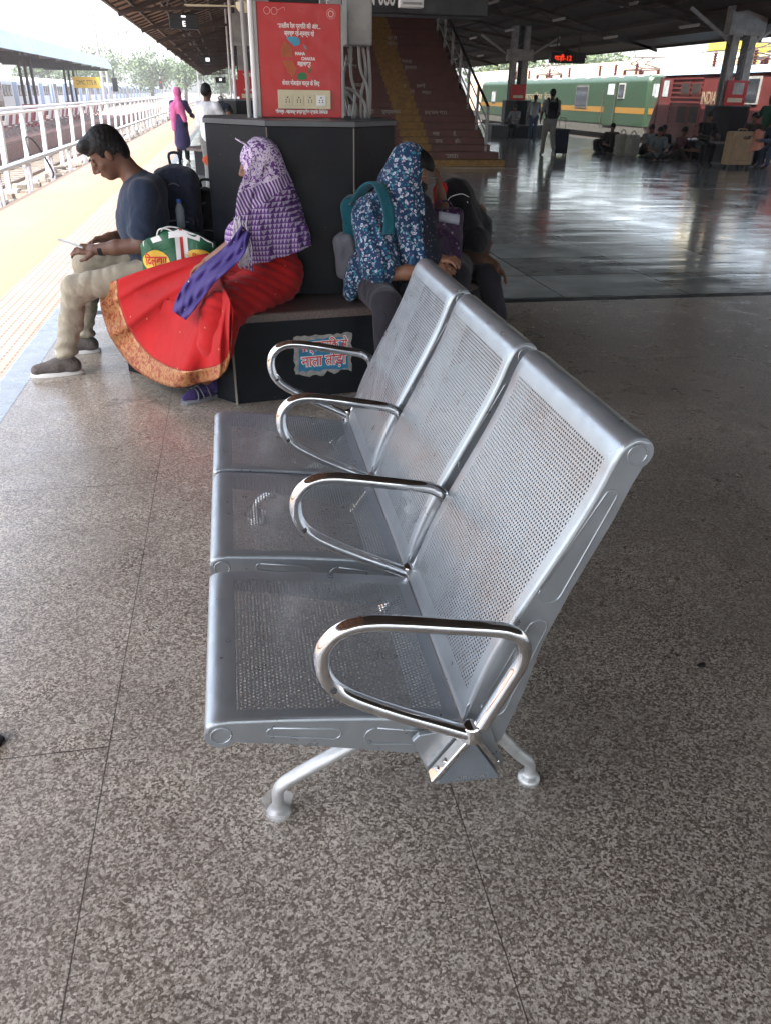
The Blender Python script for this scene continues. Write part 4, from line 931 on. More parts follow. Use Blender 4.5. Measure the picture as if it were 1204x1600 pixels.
s.E(K(.82,4.5,.58),(.17,.13,.085),k=.05);s.out('leggings','trouserblack',t,b,h=.008,disp=folds(.003,7,6))
for a in hp:
    m=a[2];s=S();s.chain([K(m[0],m[1]+.02,.045),K(m[0]-.01,m[1]-.12,.035)],[.04,.032],k=.02);s.out('shoe','blackcloth',t,b,h=.008)
m=MB();c=wN-K(.05,-.012,.004);dr=(eN-wN)/np.linalg.norm(eN-wN);e1=np.cross(dr,[0,0,1.]);e1/=np.linalg.norm(e1);e2=np.cross(dr,e1)
for k in range(3):
    cc=c+dr*k*.012;m.tube([cc+.036*(math.cos(a)*e1+math.sin(a)*e2) for a in np.linspace(0,6.283,25)],.0018,6)
m.out('bangles','goldborder',t,b,smooth=True)
# teal backpack on her back
b=(.60,4.60,.5);t=thing('backpack','teal and grey backpack worn by the woman in the blue scarf','backpack',b)
s=S();s.B(K(.675,4.61,.91),(.068,.11,.145),frame((.25,1,0),(-.12,0,1)),rd=.055,k=.03);s.out('bag_body','teal',t,b,h=.009,disp=folds(.006,5,3))
s=S();s.B(K(.62,4.57,.73),(.06,.095,.125),frame((.25,1,0),(-.1,0,1)),rd=.04,k=.03);s.out('front_pocket','greycanvas',t,b,h=.009,disp=folds(.006,6,4))
m=MB();q=smoothpath([P(553,318,4.50),P(570,292,4.40),P(588,284,4.335),P(600,305,4.265),P(608,335,4.185),P(607,365,4.145)],6)
G=[[a+K(w_,-.0-.004*abs(w_)*10,0) for w_ in(-.030,-.015,0,.015,.030)] for a in q];m.grid(G);o=m.out('shoulder_strap','teal',t,b,smooth=True);o.modifiers.new('s','SOLIDIFY').thickness=.012
# ---- person under the black cloth ----
b=(1.42,5.0,0);t=thing('person','person bent forward under a black cloth with white piping, beside the purple bag','person',b)
s=S();hc=K(1.33,4.93,.985);hR=frame((-.45,-.45,-.75),(-.5,-.4,.75));L=head(s,hc,hR,.95)
s.chain([K(1.44,5.05,.90),K(1.39,4.99,.93),L(0,-.03,-.05)],[.09,.06,.05],k=.04);s.E(K(1.45,5.06,.78),(.13,.16,.18),k=.05);s.E(K(1.46,5.1,.6),(.14,.15,.12),k=.05)
kk=[(K(1.42,5.02,.6),K(1.30,4.62,.59),K(1.32,4.58,.12)),(K(1.52,5.1,.6),K(1.55,4.80,.545),K(1.66,4.72,.12))]
for a in kk:s.chain(a,[.085,.058,.045],k=.03)
e_,w_=K(1.50,4.88,.66),K(1.585,4.80,.615);s.chain([K(1.52,5.0,.90),e_,w_],[.05,.045,.03],k=.02);hand(s,w_,(.5,-.5,-.45),(.4,.2,.8),side=1,curl=.35,k=.9)
e2_,w2_=K(1.27,4.82,.86),K(1.20,4.74,1.04);s.chain([K(1.34,4.95,.9),e2_,w2_],[.05,.042,.027],k=.02);hand(s,w2_,(-.1,-.1,.95),(.9,-.2,0),side=1,curl=.35,k=.9)
s.out('body','skin_dark',t,b,h=.0065)
s=S();s.E(K(1.345,4.94,1.0),(.10,.12,.105),k=.04);s.K(K(1.35,4.94,.99),K(1.44,5.0,.80),.09,.165,k=.06);s.K(K(1.33,4.92,.97),K(1.40,4.84,.76),.08,.135,k=.06)
s.out('black_cloth','blackcloth',t,b,h=.008,disp=lambda X:folds(.007,5,12,(1,1,.5))(X)+.007*np.sin((X[...,0]*.8-X[...,1])*48)*np.clip((1.0-X[...,2])/.15,0,1),cut=lambda X:.715-.25*(X[...,0]-1.4)-X[...,2])
m=MB();m.tube(smoothpath([P(690,333,4.775),P(697,318,4.785),P(703,308,4.80),P(720,303,4.81),P(732,308,4.83)],5),.0022,6);m.tube(smoothpath([P(729,315,4.815),P(739,335,4.835),P(746,352,4.86),P(748,372,4.87)],5),.0025,6);m.out('piping','signwhite',t,b,smooth=True)
s=S();s.E(K(1.46,5.03,.72),(.16,.18,.12),k=.05);s.K(K(1.47,4.98,.78),e_,.10,.07,k=.05);s.out('brown_tunic','browncloth',t,b,h=.009,disp=folds(.006,6,13))
s=S()
for a in kk:s.chain(a,[.098,.075,.06],k=.03)
s.out('trousers','trouserblack',t,b,h=.01,disp=folds(.003,6,14))
s=S();s.K(K(1.245,4.90,1.04),K(1.27,4.92,.90),.05,.06,k=.03);s.out('red_scarf','redcloth',t,b,h=.007,disp=folds(.004,12,14))
# purple flowered carrier bag
b=(1.23,4.68,.5);t=thing('carrier_bag','purple floral carrier bag with a white top held upright by the scarf','bag',b)
s=S();s.B(K(1.23,4.68,.735),(.095,.05,.235),rd=.03,k=.02);s.out('bag_body','purplefloral',t,b,h=.008,disp=folds(.006,7,9,(1,1,.5)))
m=MB();G=[[(1.165+.125*i/6,4.622+.004*math.sin(i*1.7+j),.905+.055*j/3-.022*(i/6)) for i in range(7)] for j in range(4)];m.grid(G);o=m.out('white_panel','greyplastic',t,b,smooth=True);o.modifiers.new('s','SOLIDIFY').thickness=.003
m=MB();m.tube(smoothpath([(1.15,4.66,.95),(1.16,4.65,1.0),(1.22,4.65,1.01),(1.27,4.66,.96)],6),.006,6);m.out('handle','purplefloral',t,b,smooth=True)
# ---- luggage behind the man ----
def backpack(label,c,hw,hd,hz,mat,ang=0,strap=True,seed=1):
    b=(c[0],c[1],c[2]-hz);t=thing('backpack',label,'backpack',b);Rm=frame((math.sin(ang),math.cos(ang),0),(0,.08,1));c=np.array(c);Q=lambda x,y,z:c+Rm@K(x,y,z)
    s=S();s.B(Q(0,0,-.02),(hw,hd,hz*.93),Rm,rd=min(hd,hw)*.55,k=.05);s.E(Q(0,0,hz*.45),(hw*.9,hd*.9,hz*.52),Rm,k=.06);s.out('bag_body',mat,t,b,h=.009,disp=folds(.007,6,seed))
    s=S();s.B(Q(0,-hd*.95,-hz*.38),(hw*.78,hd*.42,hz*.48),Rm,rd=.03,k=.03);s.out('front_pocket',mat,t,b,h=.009,disp=folds(.006,8,seed+1))
    m=MB();m.tube(smoothpath([Q(-.03,.03,hz*.93),Q(-.03,.03,hz*1.12),Q(.03,.03,hz*1.12),Q(.03,.03,hz*.93)],4),.009,6);m.out('carry_loop',mat,t,b,smooth=True)
    m=MB();m.tube(smoothpath([Q(-hw*.5,-hd*.9,hz*.55),Q(0,-hd*1.12,hz*.66),Q(hw*.5,-hd*.9,hz*.55)],6),.004,5);m.out('zip','greycanvas',t,b,smooth=True);MB().tube(smoothpath([Q(-hw*.6,-hd*1.4,-hz*.0),Q(0,-hd*1.47,hz*.04),Q(hw*.6,-hd*1.4,0)],6),.004,5).out('zip','greycanvas',t,b,smooth=True)
    if strap:
        m=MB();m.tube(smoothpath([Q(-hw*.9,-hd*.3,hz*.8),Q(-hw*1.12,-hd*.6,hz*.5),Q(-hw*1.08,-hd*.7,0),Q(-hw*1.0,-hd*.4,-hz*.5)],6),.014,8,flat=.4);m.out('shoulder_strap',mat,t,b,smooth=True)
    return t
backpack('dark navy backpack on the seat behind the man, water bottle at its front',(-.335,5.30,.835),.13,.09,.335,'darknavy',.15,seed=3)
backpack('small plain black backpack squeezed between the navy backpack and black block',(-.165,5.40,.76),.085,.07,.26,'blackcloth',.1,False,seed=5)
M['bluecap']=plain('blue_cap',(.03,.12,.5),.4);n=N('clear_water_bottle');n.set((.55,.68,.75),.08);n.b.inputs['Transmission Weight'].default_value=.6;n.b.inputs['Alpha'].default_value=.85;M['bottle']=n.m
b=(-.325,5.15,.87);t=thing('water_bottle','clear water bottle with blue cap tucked at the front of the navy backpack','bottle',b)
MB().lathe(b,[(0,-.06),(.026,-.06),(.028,-.04),(.026,-.02),(.028,0),(.026,.02),(.028,.04),(.02,.065),(.012,.08),(.012,.088)],18).out('flask','bottle',t,b,smooth=50)
MB().lathe(b,[(.0135,.083),(.0145,.086),(.0145,.102),(0,.102)],14).out('cap','bluecap',t,b,smooth=40)
# green and yellow sack-cloth bag
bx,by,bz=-.335,4.90,.5;b=(bx,by,bz);t=thing('shopping_bag','green, white and yellow woven rice bag on the seat beside the man','bag',b)
W2,H2=.225,.335
def topz(u):return H2*(.86+.14*math.cos(u*2.1)-.05*max(0,u)+.02*math.sin(u*14))
def yf(x,z):
    u=(x-bx)/W2;v=(z-bz)/H2;return by-.075*math.sqrt(max(0,1-min(1,abs(u))**2.6))*(max(0,1-max(0,min(1,v))**3)**.5*.75+.25)-.006*math.sin(9*u+4*v)-.004*math.sin(15*v-5*u)
G=[];Gb=[]
for i in range(41):
    u=-1+2*i/40;col_=[];cb_=[]
    for j in range(25):
        v=j/24;x=bx+u*W2*(1-.04*v);z=bz+.002+topz(u)*v;y=yf(x,z);col_.append((x,y,z));cb_.append((x,2*by-y+.03,z))
    G.append(col_);Gb.append(cb_)
ring_=[];m=MB();full=[[*r1,*r2[::-1]] for r1,r2 in zip(G,Gb)];A=np.array(full);m.grid(A[:,::-1]);sb=m.out('bag_body','riceg',t,b,smooth=True)
def decal(name,pts,mat,off,parent):
    # disc of points conformed to the bag's front
    c=np.mean(pts,0);v=[];rings=6;n_=len(pts)
    for k in range(rings+1):
        for p in pts:q=c+(np.array(p)-c)*(k/rings);v.append((q[0],yf(q[0],q[1])-off,q[1]))
    f=[(k*n_+i,(k+1)*n_+i,(k+1)*n_+(i+1)%n_,k*n_+(i+1)%n_) for k in range(rings) for i in range(n_)];return mk(name,v,f,mat,parent,b,True)
def el2(cx,cz,rx,rz,p=1.0):return [(cx+rx*math.copysign(abs(math.cos(a))**p,math.cos(a)),cz+rz*math.sin(a)) for a in np.linspace(0,6.2832,40,endpoint=False)]
lab=decal('label_patch',el2(bx-.135,bz+.165,.078,.066,1.25),'signyellow',.002,t);lab2=decal('label_patch',el2(bx+.105,bz+.19,.075,.042),'signyellow',.002,t);lab3=decal('label_patch',el2(bx-.145,bz+.078,.045,.026),'signyellow',.002,t)
def ctext(s_,size,mat,x,z,off,par,wid,bold):
    c=bpy.data.curves.new('lettering','FONT');c.body=s_;c.size=size;c.align_x='CENTER';c.offset=bold;c.resolution_u=2
    o=bpy.data.objects.new('lettering',c);COL.objects.link(o);bpy.context.view_layer.update();dg=bpy.context.evaluated_depsgraph_get();me=bpy.data.meshes.new_from_object(o.evaluated_get(dg));bpy.data.objects.remove(o)
    xs=[q.co.x for q in me.vertices];k=wid/(max(xs)-min(xs))
    for q in me.vertices:
        X_,Z_=x+q.co.x*k,z+q.co.y;q.co=Vector((X_-b[0],yf(X_,Z_)-off-b[1],Z_-b[2]))
    me.materials.clear();me.materials.append(M[mat]);o=bpy.data.objects.new('lettering',me);COL.objects.link(o);o.parent=par
ctext('िदलबाग',.075,'redletter',bx-.135,bz+.145,.004,lab,.125,.0022);ctext('िदल',.04,'redletter',bx+.10,bz+.178,.004,lab2,.05,.001);ctext('िदलबाग',.02,'signblack',bx-.145,bz+.073,.004,lab3,.05,.0004)
def bandv(x0,x1,mat,off,z0=0,z1=1.):
    G=[[(x,yf(x,bz+.002+topz((x-bx)/W2)*v)-off,bz+.002+topz((x-bx)/W2)*v) for v in np.linspace(z0,z1,20)] for x in np.linspace(x0,x1,6)];MB().grid(np.array(G)[:,::-1]).out('trim',mat,t,b,smooth=True)
bandv(bx-.015,bx+.055,'signwhite',.0025);bandv(bx+.012,bx+.030,'redletter',.004)
bandv(bx-.20,bx+.20,'signwhite',.0022,.90,1.0)
m=MB()
for x0,x1,y0 in((bx-.12,bx-.02,by-.03),(bx-.10,bx+.03,by+.03)):m.tube(smoothpath([(x0,y0,bz+.29),(x0+.015,y0,bz+.335),((x0+x1)/2,y0,bz+.345),(x1-.01,y0,bz+.33),(x1,y0,bz+.30)],6),.009,7,flat=.5)
m.out('handle','signwhite',t,b,smooth=True)
HZ=.0014
def PX(px,py,x):
    v=_r*(px-602)/FP+_u*(800-py)/FP+_d; return CAM+v*(x/v[0])
def PZ(px,py,z=0):
    v=_r*(px-602)/FP+_u*(800-py)/FP+_d; return CAM+v*((z-H)/v[2])
# ================= staircase =================
b=(4.7,20.5,0);t=thing('staircase','wide maroon stairs with a worn yellow centre stripe rising to the footbridge','stairs',b)
sx0,sx1,sy=2.9,6.45,20.55;rs,rn=.155,.315
m=MB();m.box(2.7,6.75,sy-.32,sy+.3,.002,.15);m.out('bottom_step','yellowstep',t,b,bevel=.008)
m=MB();m.box(2.7,6.6,sy-.75,sy-.325,.002,.012);m.out('landing_slab','beigestep',t,b)
stn=30
for i in range(stn):
    z=.15+rs*i;y=sy+.02+rn*i;x1=sx1+(.22 if i==0 else .08 if i==1 else 0)
    MB().extr([(y,z-.0),(y,z+rs-.03),(y-.02,z+rs-.03),(y-.02,z+rs),(y+rn+.05,z+rs),(y+rn+.05,z)],'x',sx0,x1).out('step','maroon',t,b)
m=MB()
for i in range(1,stn):
    z=.15+rs*i;y=sy+.02+rn*i
    m.extr([(y-.004,z+.003),(y-.004,z+rs-.034),(y-.024,z+rs-.034),(y-.024,z+rs+.003),(y+rn-.025,z+rs+.003),(y+rn-.025,z+rs+.001),(y-.001,z+.002)],'x',4.30,4.98)
m.out('centre_stripe','yellowstep',t,b)
def stp(i,s_,x,size=.13,wd=None):
    z=.15+rs*i;y=sy+.02+rn*i-.0235;text('lettering',s_,size,'stepwhite',t,(x,y-.002,z+.025),R90,b,bold=.003,ext=.001,wid=wd)
stp(0,'स्वच्छ',4.75,wd=.3);stp(0,'भारत।',5.45,wd=.32)
for i,a in ((2,('हम','साफ','हो।')),(3,('एक','बात','है,'))):
    for s_,x in zip(a,(4.0,5.25,5.75)):stp(i,s_,x,.12)
for i,a in ((6,(('गन्दगी',3.6,.4),('पुण्यवान',4.25,.5),('इन्सान का।',5.45,.6))),(9,(('बात',3.5,.2),('ए',3.85,.08),('की',5.0,.12),('बात।',5.4,.25))),(10,(('सफाई',3.55,.35),('स',4.85,.08),('रखो',5.3,.25))),(13,(('देश',3.55,.25),('हमारा',5.2,.35))),(14,(('हम',3.5,.25),('बनाओ',5.15,.3))),(17,(('जल',3.7,.3),('जीवन',4.9,.3))),(18,(('है',4.0,.2),('सभी',4.95,.3)))):
    for s_,x,wd in a:stp(i,s_,x,.12,wd)
m=MB();e=sy+rn*stn;m.extr([(sy+.25,.15),(sy+.25,.32),(e,.32+rs*stn),(e,rs*stn-.2)],'x',sx0-.08,sx0-.002);m.out('stringer','darksteel',t,b)
m=MB();m.extr([(sy+.75,.17),(sy+.75,.52),(e,.32+rs*stn),(e,rs*stn-.2)],'x',sx1+.002,sx1+.06);m.out('stringer','darksteel',t,b)
def rail(x,parent):
    for k in range(11):
        y=sy+.35+k*.95;z=.15+rs*(k*.95+.35)/rn;MB().box(x-.03,x+.03,y-.03,y+.03,z-.1,z+1.0).out('rail_post','steel',parent,b)
    y1=sy+.35+9.5;z0=.15+rs*.35/rn;z1=.15+rs*9.85/rn
    MB().tube([(x,sy+.35,z0+1.0),(x,y1,z1+1.0)],.035,8).out('handrail','black',parent,b)
    for dz in(.68,.36):MB().tube([(x,sy+.35,z0+dz),(x,y1,z1+dz)],.02,6).out('lower_rail','steel',parent,b)
rail(sx1-.04,t);rail(sx0+.05,t)
b=(4.7,30,4);MB().box(1.6,7.2,29.2,34,3.95,4.35).out('footbridge','darksteel',None,b)
tag(bpy.data.objects['footbridge'],'dark footbridge deck crossing above the top of the stairs','bridge')
# ================= right-hand pillars =================
R90=(rad(90),0,0)
PXR=float(P(1143,137,23.1)[0]);PXL=float(P(806,142,35.7)[0])
for dx,dy,lab in((PXR-.42,17.9,'dark octagonal seat at the right edge beside the tan suitcase'),(PXL-.42,30.3,'distant dark octagonal seat behind the two walking travellers')):
    octseat('octagonal_seat',lab,dx,dy)
def rpillar(x,y,lab,bz0,bz1,notice):
    t,bb=colm(x,y,lab,4.1,'steel',w_=.52,leg_=.11)
    gz0,gz1=(float(P(1165,56,y)[2]),float(P(1165,10,y)[2])) if notice else (float(P(806,95,y)[2]),float(P(806,77,y)[2]))
    MB().box(x-.55,x+.55,y-.2,y+.1,gz0,gz1).out('gusset','steel',t,bb,bevel=.01)
    bd=MB().box(x-.32,x+.32,y-.26,y-.21,bz0,bz1).out('red_board','redboard',t,bb)
    if notice:
        MB().box(x-.12,x+.2,y-.268,y-.261,bz0+.28,bz1-.06).out('notice','locoroof',bd,bb);MB().box(x-.24,x+.22,y-.268,y-.261,bz0+.08,bz0+.19).out('notice','cream',bd,bb)
    else:MB().box(x-.22,x+.22,y-.268,y-.261,bz0+.08,bz0+.18).out('notice','cream',bd,bb)
    for s_ in(-1,1):m=MB();m.bar((x+s_*.2,y,2.9),(x+s_*1.7,y,3.75),.08);m.out('brace','steel',t,bb)
rpillar(PXR,23.1,'tall riveted pillar at the right with a red notice board',1.42,2.05,True)
rpillar(PXL,35.7,'distant pillar with a red sign between the stairs and green locomotive',1.42,2.0,False)
# LED board
q=P(885,91,29);b=(float(q[0]),29,float(q[2]));t=thing('hanging_display','dark hanging board with glowing red letters in front of the green locomotive','display board',b)
MB().box(q[0]-.62,q[0]+.62,28.9,29.1,q[2]-.15,q[2]+.17).out('casing','black',t,b)
text('lettering','गाड़ी-12',.2,'led',t,(q[0]-.18,28.895,q[2]-.07),R90,b,bold=.004,wid=.62)
for s_ in(-.4,.4):MB().box(q[0]+s_-.015,q[0]+s_+.015,28.98,29.01,q[2]+.17,3.6).out('hanger','darksteel',t,b)
# ================= locomotives =================
def sidebox(a,c,x):
    pm=(a[1]+c[1])/2;qm=(a[0]+c[0])/2;y0,y1=sorted((PX(a[0],pm,x)[1],PX(c[0],pm,x)[1]));z0,z1=sorted((PX(qm,a[1],x)[2],PX(qm,c[1],x)[2]));return y0,y1,z0,z1
def side(name,x,a,c,mat,parent,b,th=.03,b0=0):
    """flat fitting on the side x seen between two photo points measured on the same side plane"""
    y0,y1,z0,z1=sidebox(a,c,x)
    return MB().box(x-b0-th,x-b0-.001,y0,y1,z0,z1).out(name,mat,parent,b,bevel=.0)
def framed(name,x,a,c,parent,b,fm='locoroof',gm='glass'):
    f=side(name,x,a,c,fm,parent,b,.035);y0,y1,z0,z1=sidebox(a,c,x);k=min(.12,(z1-z0)*.09,(y1-y0)*.18)
    MB().box(x-.05,x-.0355,y0+k,y1-k,z0+k,z1-k).out('pane',gm,f,b);return f
def insul(x,y,z,parent,b,h_=.45,mat='maroon'):
    pr=[(0,0),(.05,0)]
    for k in range(6):pr+=[(.05,k*h_/6+.01),(.12,k*h_/6+.03),(.05,k*h_/6+.055)]
    pr+=[(.03,h_),(0,h_)];MB().lathe((x,y,z),pr,10).out('insulator',mat,parent,b)
def panto(x,y,z,parent,b,up=.5):
    m=MB()
    for s_ in(-.45,.45):
        m.bar((x+s_,y-.9,z+.15),(x+s_*.8,y+.5,z+.15+up*.5),.045);m.bar((x+s_*.8,y+.5,z+.15+up*.5),(x+s_*.6,y-.6,z+.15+up),.04);m.bar((x+s_,y-.9,z+.1),(x+s_,y+.9,z+.1),.06)
    for dy in(-.7,-.5):m.bar((x-.8,y+dy,z+.17+up),(x+.8,y+dy,z+.17+up),.04)
    m.bar((x-.45,y-.9,z+.15),(x+.45,y-.9,z+.15),.06);m.bar((x-.45,y+.9,z+.1),(x+.45,y+.9,z+.1),.06);m.out('pantograph','rail',parent,b)
    for s_ in(-.45,.45):
        for dy in(-.8,.8):insul(x+s_,y+dy,z-.2,parent,b,.28)
def body(x0,x1,zb,zt,y0,y1,mat,parent,b,name='body',sl0=0,sl1=0,r=.28):
    # rounded roof shoulders; ends may slope back by sl
    prof=[(x0,zb),(x0,zt-r)]+[(x0+r-r*math.cos(a),zt-r+r*math.sin(a)) for a in np.linspace(.3,1.57,5)]
    prof+=[(x0+x1-p[0],p[1]) for p in prof[::-1]]
    n_=len(prof);v=[]
    for y,sl in((y0,sl0),(y1,-sl1)):
        for k,(ins,dy) in enumerate(((.10,0),(0,.12))) if y==y0 else enumerate(((0,-.12),(.10,0))):
            for x,z in prof:
                f=(z-zb)/(zt-zb);xx=x+(ins if x<(x0+x1)/2 else -ins);v.append((xx,y+dy+sl*f,z-(ins*.6 if z>zt-r else 0)))
    f=[];
    for k in range(3):
        for i in range(n_):j=(i+1)%n_;f.append((k*n_+i,k*n_+j,(k+1)*n_+j,(k+1)*n_+i))
    f.append(tuple(range(n_))[::-1]);f.append(tuple(3*n_+i for i in range(n_)))
    return mk(name,v,f,mat,parent,b,35)
def bogie(x0,x1,y,parent,b):
    m=MB();m.box(x0+.15,x0+.3,y-1.9,y+1.9,-.62,-.3);m.box(x1-.3,x1-.15,y-1.9,y+1.9,-.62,-.3);m.out('bogie','locodark',parent,b)
    for dy in(-1.3,0,1.3):
        m=MB();m.tube([(x0+.32,y+dy,-.42),(x1-.32,y+dy,-.42)],.06,8);m.tube([(x0+.3,y+dy,-.42),(x0+.42,y+dy,-.42)],.36,18);m.tube([(x1-.42,y+dy,-.42),(x1-.3,y+dy,-.42)],.36,18);m.out('wheelset','rail',parent,b)
GX=17.9
b=(19.3,47,0);t=thing('locomotive','green electric locomotive with a yellow stripe standing at the right platform','locomotive',b)
y0,y1=35.1,60.5
A_=body(GX,GX+2.9,.465,2.445,y0,y1,'locogreen',t,b,sl0=.15,sl1=.4)
MB().box(GX+.02,GX+2.88,y0+.1,y1-.1,.065,.464).out('lower_band','locogrey',t,b)
MB().box(GX+.15,GX+2.75,y0+.3,y1-.3,-.4,.064).out('underframe','locodark',t,b)
for y in(38.3,56.5):bogie(GX,GX+2.9,y,t,b)
m=MB();m.box(GX-.006,GX-.0008,y0+.125,y1-.125,.95,1.19);m.out('stripe','locoyellow',t,b)
m=MB();m.box(GX+.12,GX+2.78,y0+.012,y0+.03,.95,1.19);m.out('stripe','locoyellow',t,b)
framed('window',GX,(899,133),(918,168),t,b,'locogrey');framed('window',GX,(966,130),(976,154),t,b,'locoroof','glass')
d_=side('door',GX,(944,129),(961,196),'locogreen',t,b,.025);side('door_window',GX,(950,131),(960,148),'paleglass',d_,b,.01,.026)
for px in(943,962):
    A=PX(px,150,GX);MB().tube([(GX-.06,A[1],.3),(GX-.06,A[1],1.9)],.02,6).out('grab_rail','rail',t,b)
framed('window',GX,(813,135),(821,160),t,b,'locogrey');framed('window',GX,(768,142),(774,160),t,b,'locogrey','paleglass')
text('lettering','भारतीय रेल',.42,'wornletter',t,(GX-.012,PX(838,160,GX)[1],1.42),(rad(90),0,rad(-90)),b,bold=.004,ext=.002,wid=4.6)
for y in np.arange(y0+1,y1-1,1.9):MB().box(GX+.12,GX+.5,y,y+.5,2.37,2.49).out('roof_hatch','locoroof',t,b)
MB().box(GX+.45,GX+2.45,y0+1,y1-1,2.40,2.51).out('roof_panel','locoroof',t,b)
for y in(38,40.2,42.0,46,49,52.5,55):insul(GX+.7,y,2.50,t,b,.5)
for y in(39,51):panto(GX+1.45,y,2.64,t,b,.42)
m=MB();m.bar((GX+.7,36.8,3.02),(GX+.7,56,3.02),.035);m.bar((GX+1.3,38,2.94),(GX+1.3,48,2.99),.03);m.out('roof_busbar','rail',t,b)
t_g,b_g=t,b
b=(18.5,22,0);t=thing('locomotive','red electric locomotive with pale lettering nearest on the right','locomotive',b)
y1r=33.0;RX=16.9
body(RX,RX+2.9,.18,2.50,6,y1r,'locored',t,b,sl1=.85)
MB().box(RX+.05,RX+2.85,6.2,y1r-.25,.06,.179).out('lower_band','locogrey',t,b);MB().box(RX+.2,RX+2.7,6.5,y1r-.6,-.4,.059).out('underframe','locodark',t,b)
for y in(29.5,11):bogie(RX,RX+2.9,y,t,b)
m=MB();m.extr([(RX-.05,2.36),(RX+.05,2.50),(RX+.5,2.60),(RX+2.4,2.60),(RX+2.9,2.45),(RX+2.9,2.36)],'y',6.2,y1r-1.0);m.out('roof','bluesheet',t,b)
d_=side('door',RX,(1027,123),(1046,209),'locored',t,b,.03);side('door_window',RX,(1037,126),(1045,151),'paleglass',d_,b,.01,.031);side('door_frame',RX,(1026,121),(1028,210),'locodark',d_,b,.045)
side('window',RX,(1020,131),(1025,150),'paleglass',t,b,.02)
m=MB();q0=PX(1049,150,RX)[1];q1=PX(1095,150,RX)[1]
for k in range(13):
    z=.35+.155*k;m.box(RX-.035,RX-.001,q1,q0,z,z+.06)
m.out('louvre_panel','locored',t,b)
for a,c in(((1065,128),(1079,149)),((1082,128),(1096,149)),((1057,164),(1073,194)),((1075,164),(1092,194))):
    g=side('grille',RX,a,c,'locored',t,b,.05);m=MB();yy0,yy1,zz0,zz1=sidebox(a,c,RX)
    m.box(RX-.06,RX-.0505,yy0+.06,yy1-.06,zz0+.05,zz1-.05);m.out('mesh','locodark',g,b)
A=PX(1096,150,RX);C_=PX(1172,155,RX)
text('lettering','INDIAN RAILWAYS',.56,'wornletter',t,(RX-.012,(A[1]+C_[1])/2,1.42),(rad(90),0,rad(-90)),b,bold=.008,ext=.003,wid=abs(A[1]-C_[1]))
framed('window',RX,(1166,119),(1187,163),t,b,'locoroof')
for y in(12,14,16.2,19,22,25,27.5,30):insul(RX+.8,y,2.60,t,b,.5)
panto(RX+1.5,18,2.75,t,b,.4);panto(RX+1.5,28,2.75,t,b,.35)
m=MB();m.bar((RX+.8,10,3.12),(RX+.8,31,3.12),.035);m.out('roof_busbar','rail',t,b)
MB().box(RX+.4,RX+2.2,23,26,2.6,2.95).out('roof_box','locogrey',t,b,bevel=.06)
q=P(1009,138,y0);q2=P(1009,173,y0)
fr=MB().box(GX+.13,GX+2.77,y0+.155,y0+.19,.5,2.2).out('cab_front','locosunlit',t_g,b_g)  # end face in the lighter green: sun falling on it is painted in
for dx in(.12,1.45):
    m=MB().box(GX+.15+dx,GX+1.25+dx,y0+.10,y0+.154,1.42,2.12).out('windscreen','locoroof',t_g,b_g,bevel=.02);MB().box(GX+.22+dx,GX+1.18+dx,y0+.09,y0+.099,1.49,2.05).out('pane','paleglass',m,b_g)
    MB().box(GX+.25+dx*1.25,GX+.55+dx*1.25,y0+.1,y0+.154,.88,1.2).out('headlight','locodark',t_g,b_g)
b=(28,30,0);t=thing('goods_wagon','long cream covered wagon far behind the locomotives','wagon',b)
body(26,29,.2,3.75,18,92,'locopeach',t,b,r=.5);MB().box(26.3,28.7,18.2,91.8,-.7,.199).out('underframe','locodark',t,b)
# ================= distant things at the left =================
# fence between the tracks
b=(-5.2,14,-.66);t=thing('trackside_fence','long white post fence with pipe rails between the near platform and tracks','fence',b)
FX=-5.2;ys=[16.6,19.0,21.35]+[23.7+2.4*k for k in range(36)]
m0=None
for i,y in enumerate(ys):
    if m0 is None:
        m=MB();m.bar((FX-.10,0,-.70),(FX,0,1.08),.17,.10);m.box(FX-.2,FX+.1,-.16,.16,-.69,-.60);m0=m.out('post','whitepost',t,(FX,0,0));m0.location=(0,y-b[1],-b[2])
    else:
        c=m0.copy();COL.objects.link(c);c.parent=t;c.location=(0,y-b[1],-b[2])
MB().box(FX-.09,FX+.09,14,112,1.08,1.13).out('top_rail','whitepost',t,b);MB().tube([(FX+.12,14,1.02),(FX+.12,112,1.02)],.035,8).out('top_rail','white',t,b)
for z in(.75,.35,-.05):MB().tube([(FX,14,z),(FX,112,z)],.008,5).out('wire','black',t,b)
b=(-4.6,14,-.66);t=thing('water_pipe','pale grey water pipe on white stands running along the fence','pipe',b)
MB().tube([(-4.6,14,.08),(-4.6,108,.08)],.055,10).out('pipe','coach',t,b,smooth=60)
s0=None
for k in range(34):
    y=15.2+2.7*k
    if s0 is None:
        m=MB();m.box(-4.66,-4.60,-.2,-.14,-.69,.03);m.box(-4.66,-4.60,.14,.2,-.69,.03);m.box(-4.67,-4.59,-.22,.22,-.03,.02);s0=m.out('stand','whitepost',t,(-4.6,0,0));s0.location=(0,y-b[1],-b[2])
    else:c=s0.copy();COL.objects.link(c);c.parent=t;c.location=(0,y-b[1],-b[2])
m=MB()
for y in(21.5,):
    m.tube(smoothpath([(-4.7,y,.1),(-4.8,y+.3,.5),(-4.7,y+.8,.35),(-4.5,y+1.2,-.3),(-4.6,y+1.6,-.5)],6),.022,6)
m.out('hose','black',t,b,smooth=True)
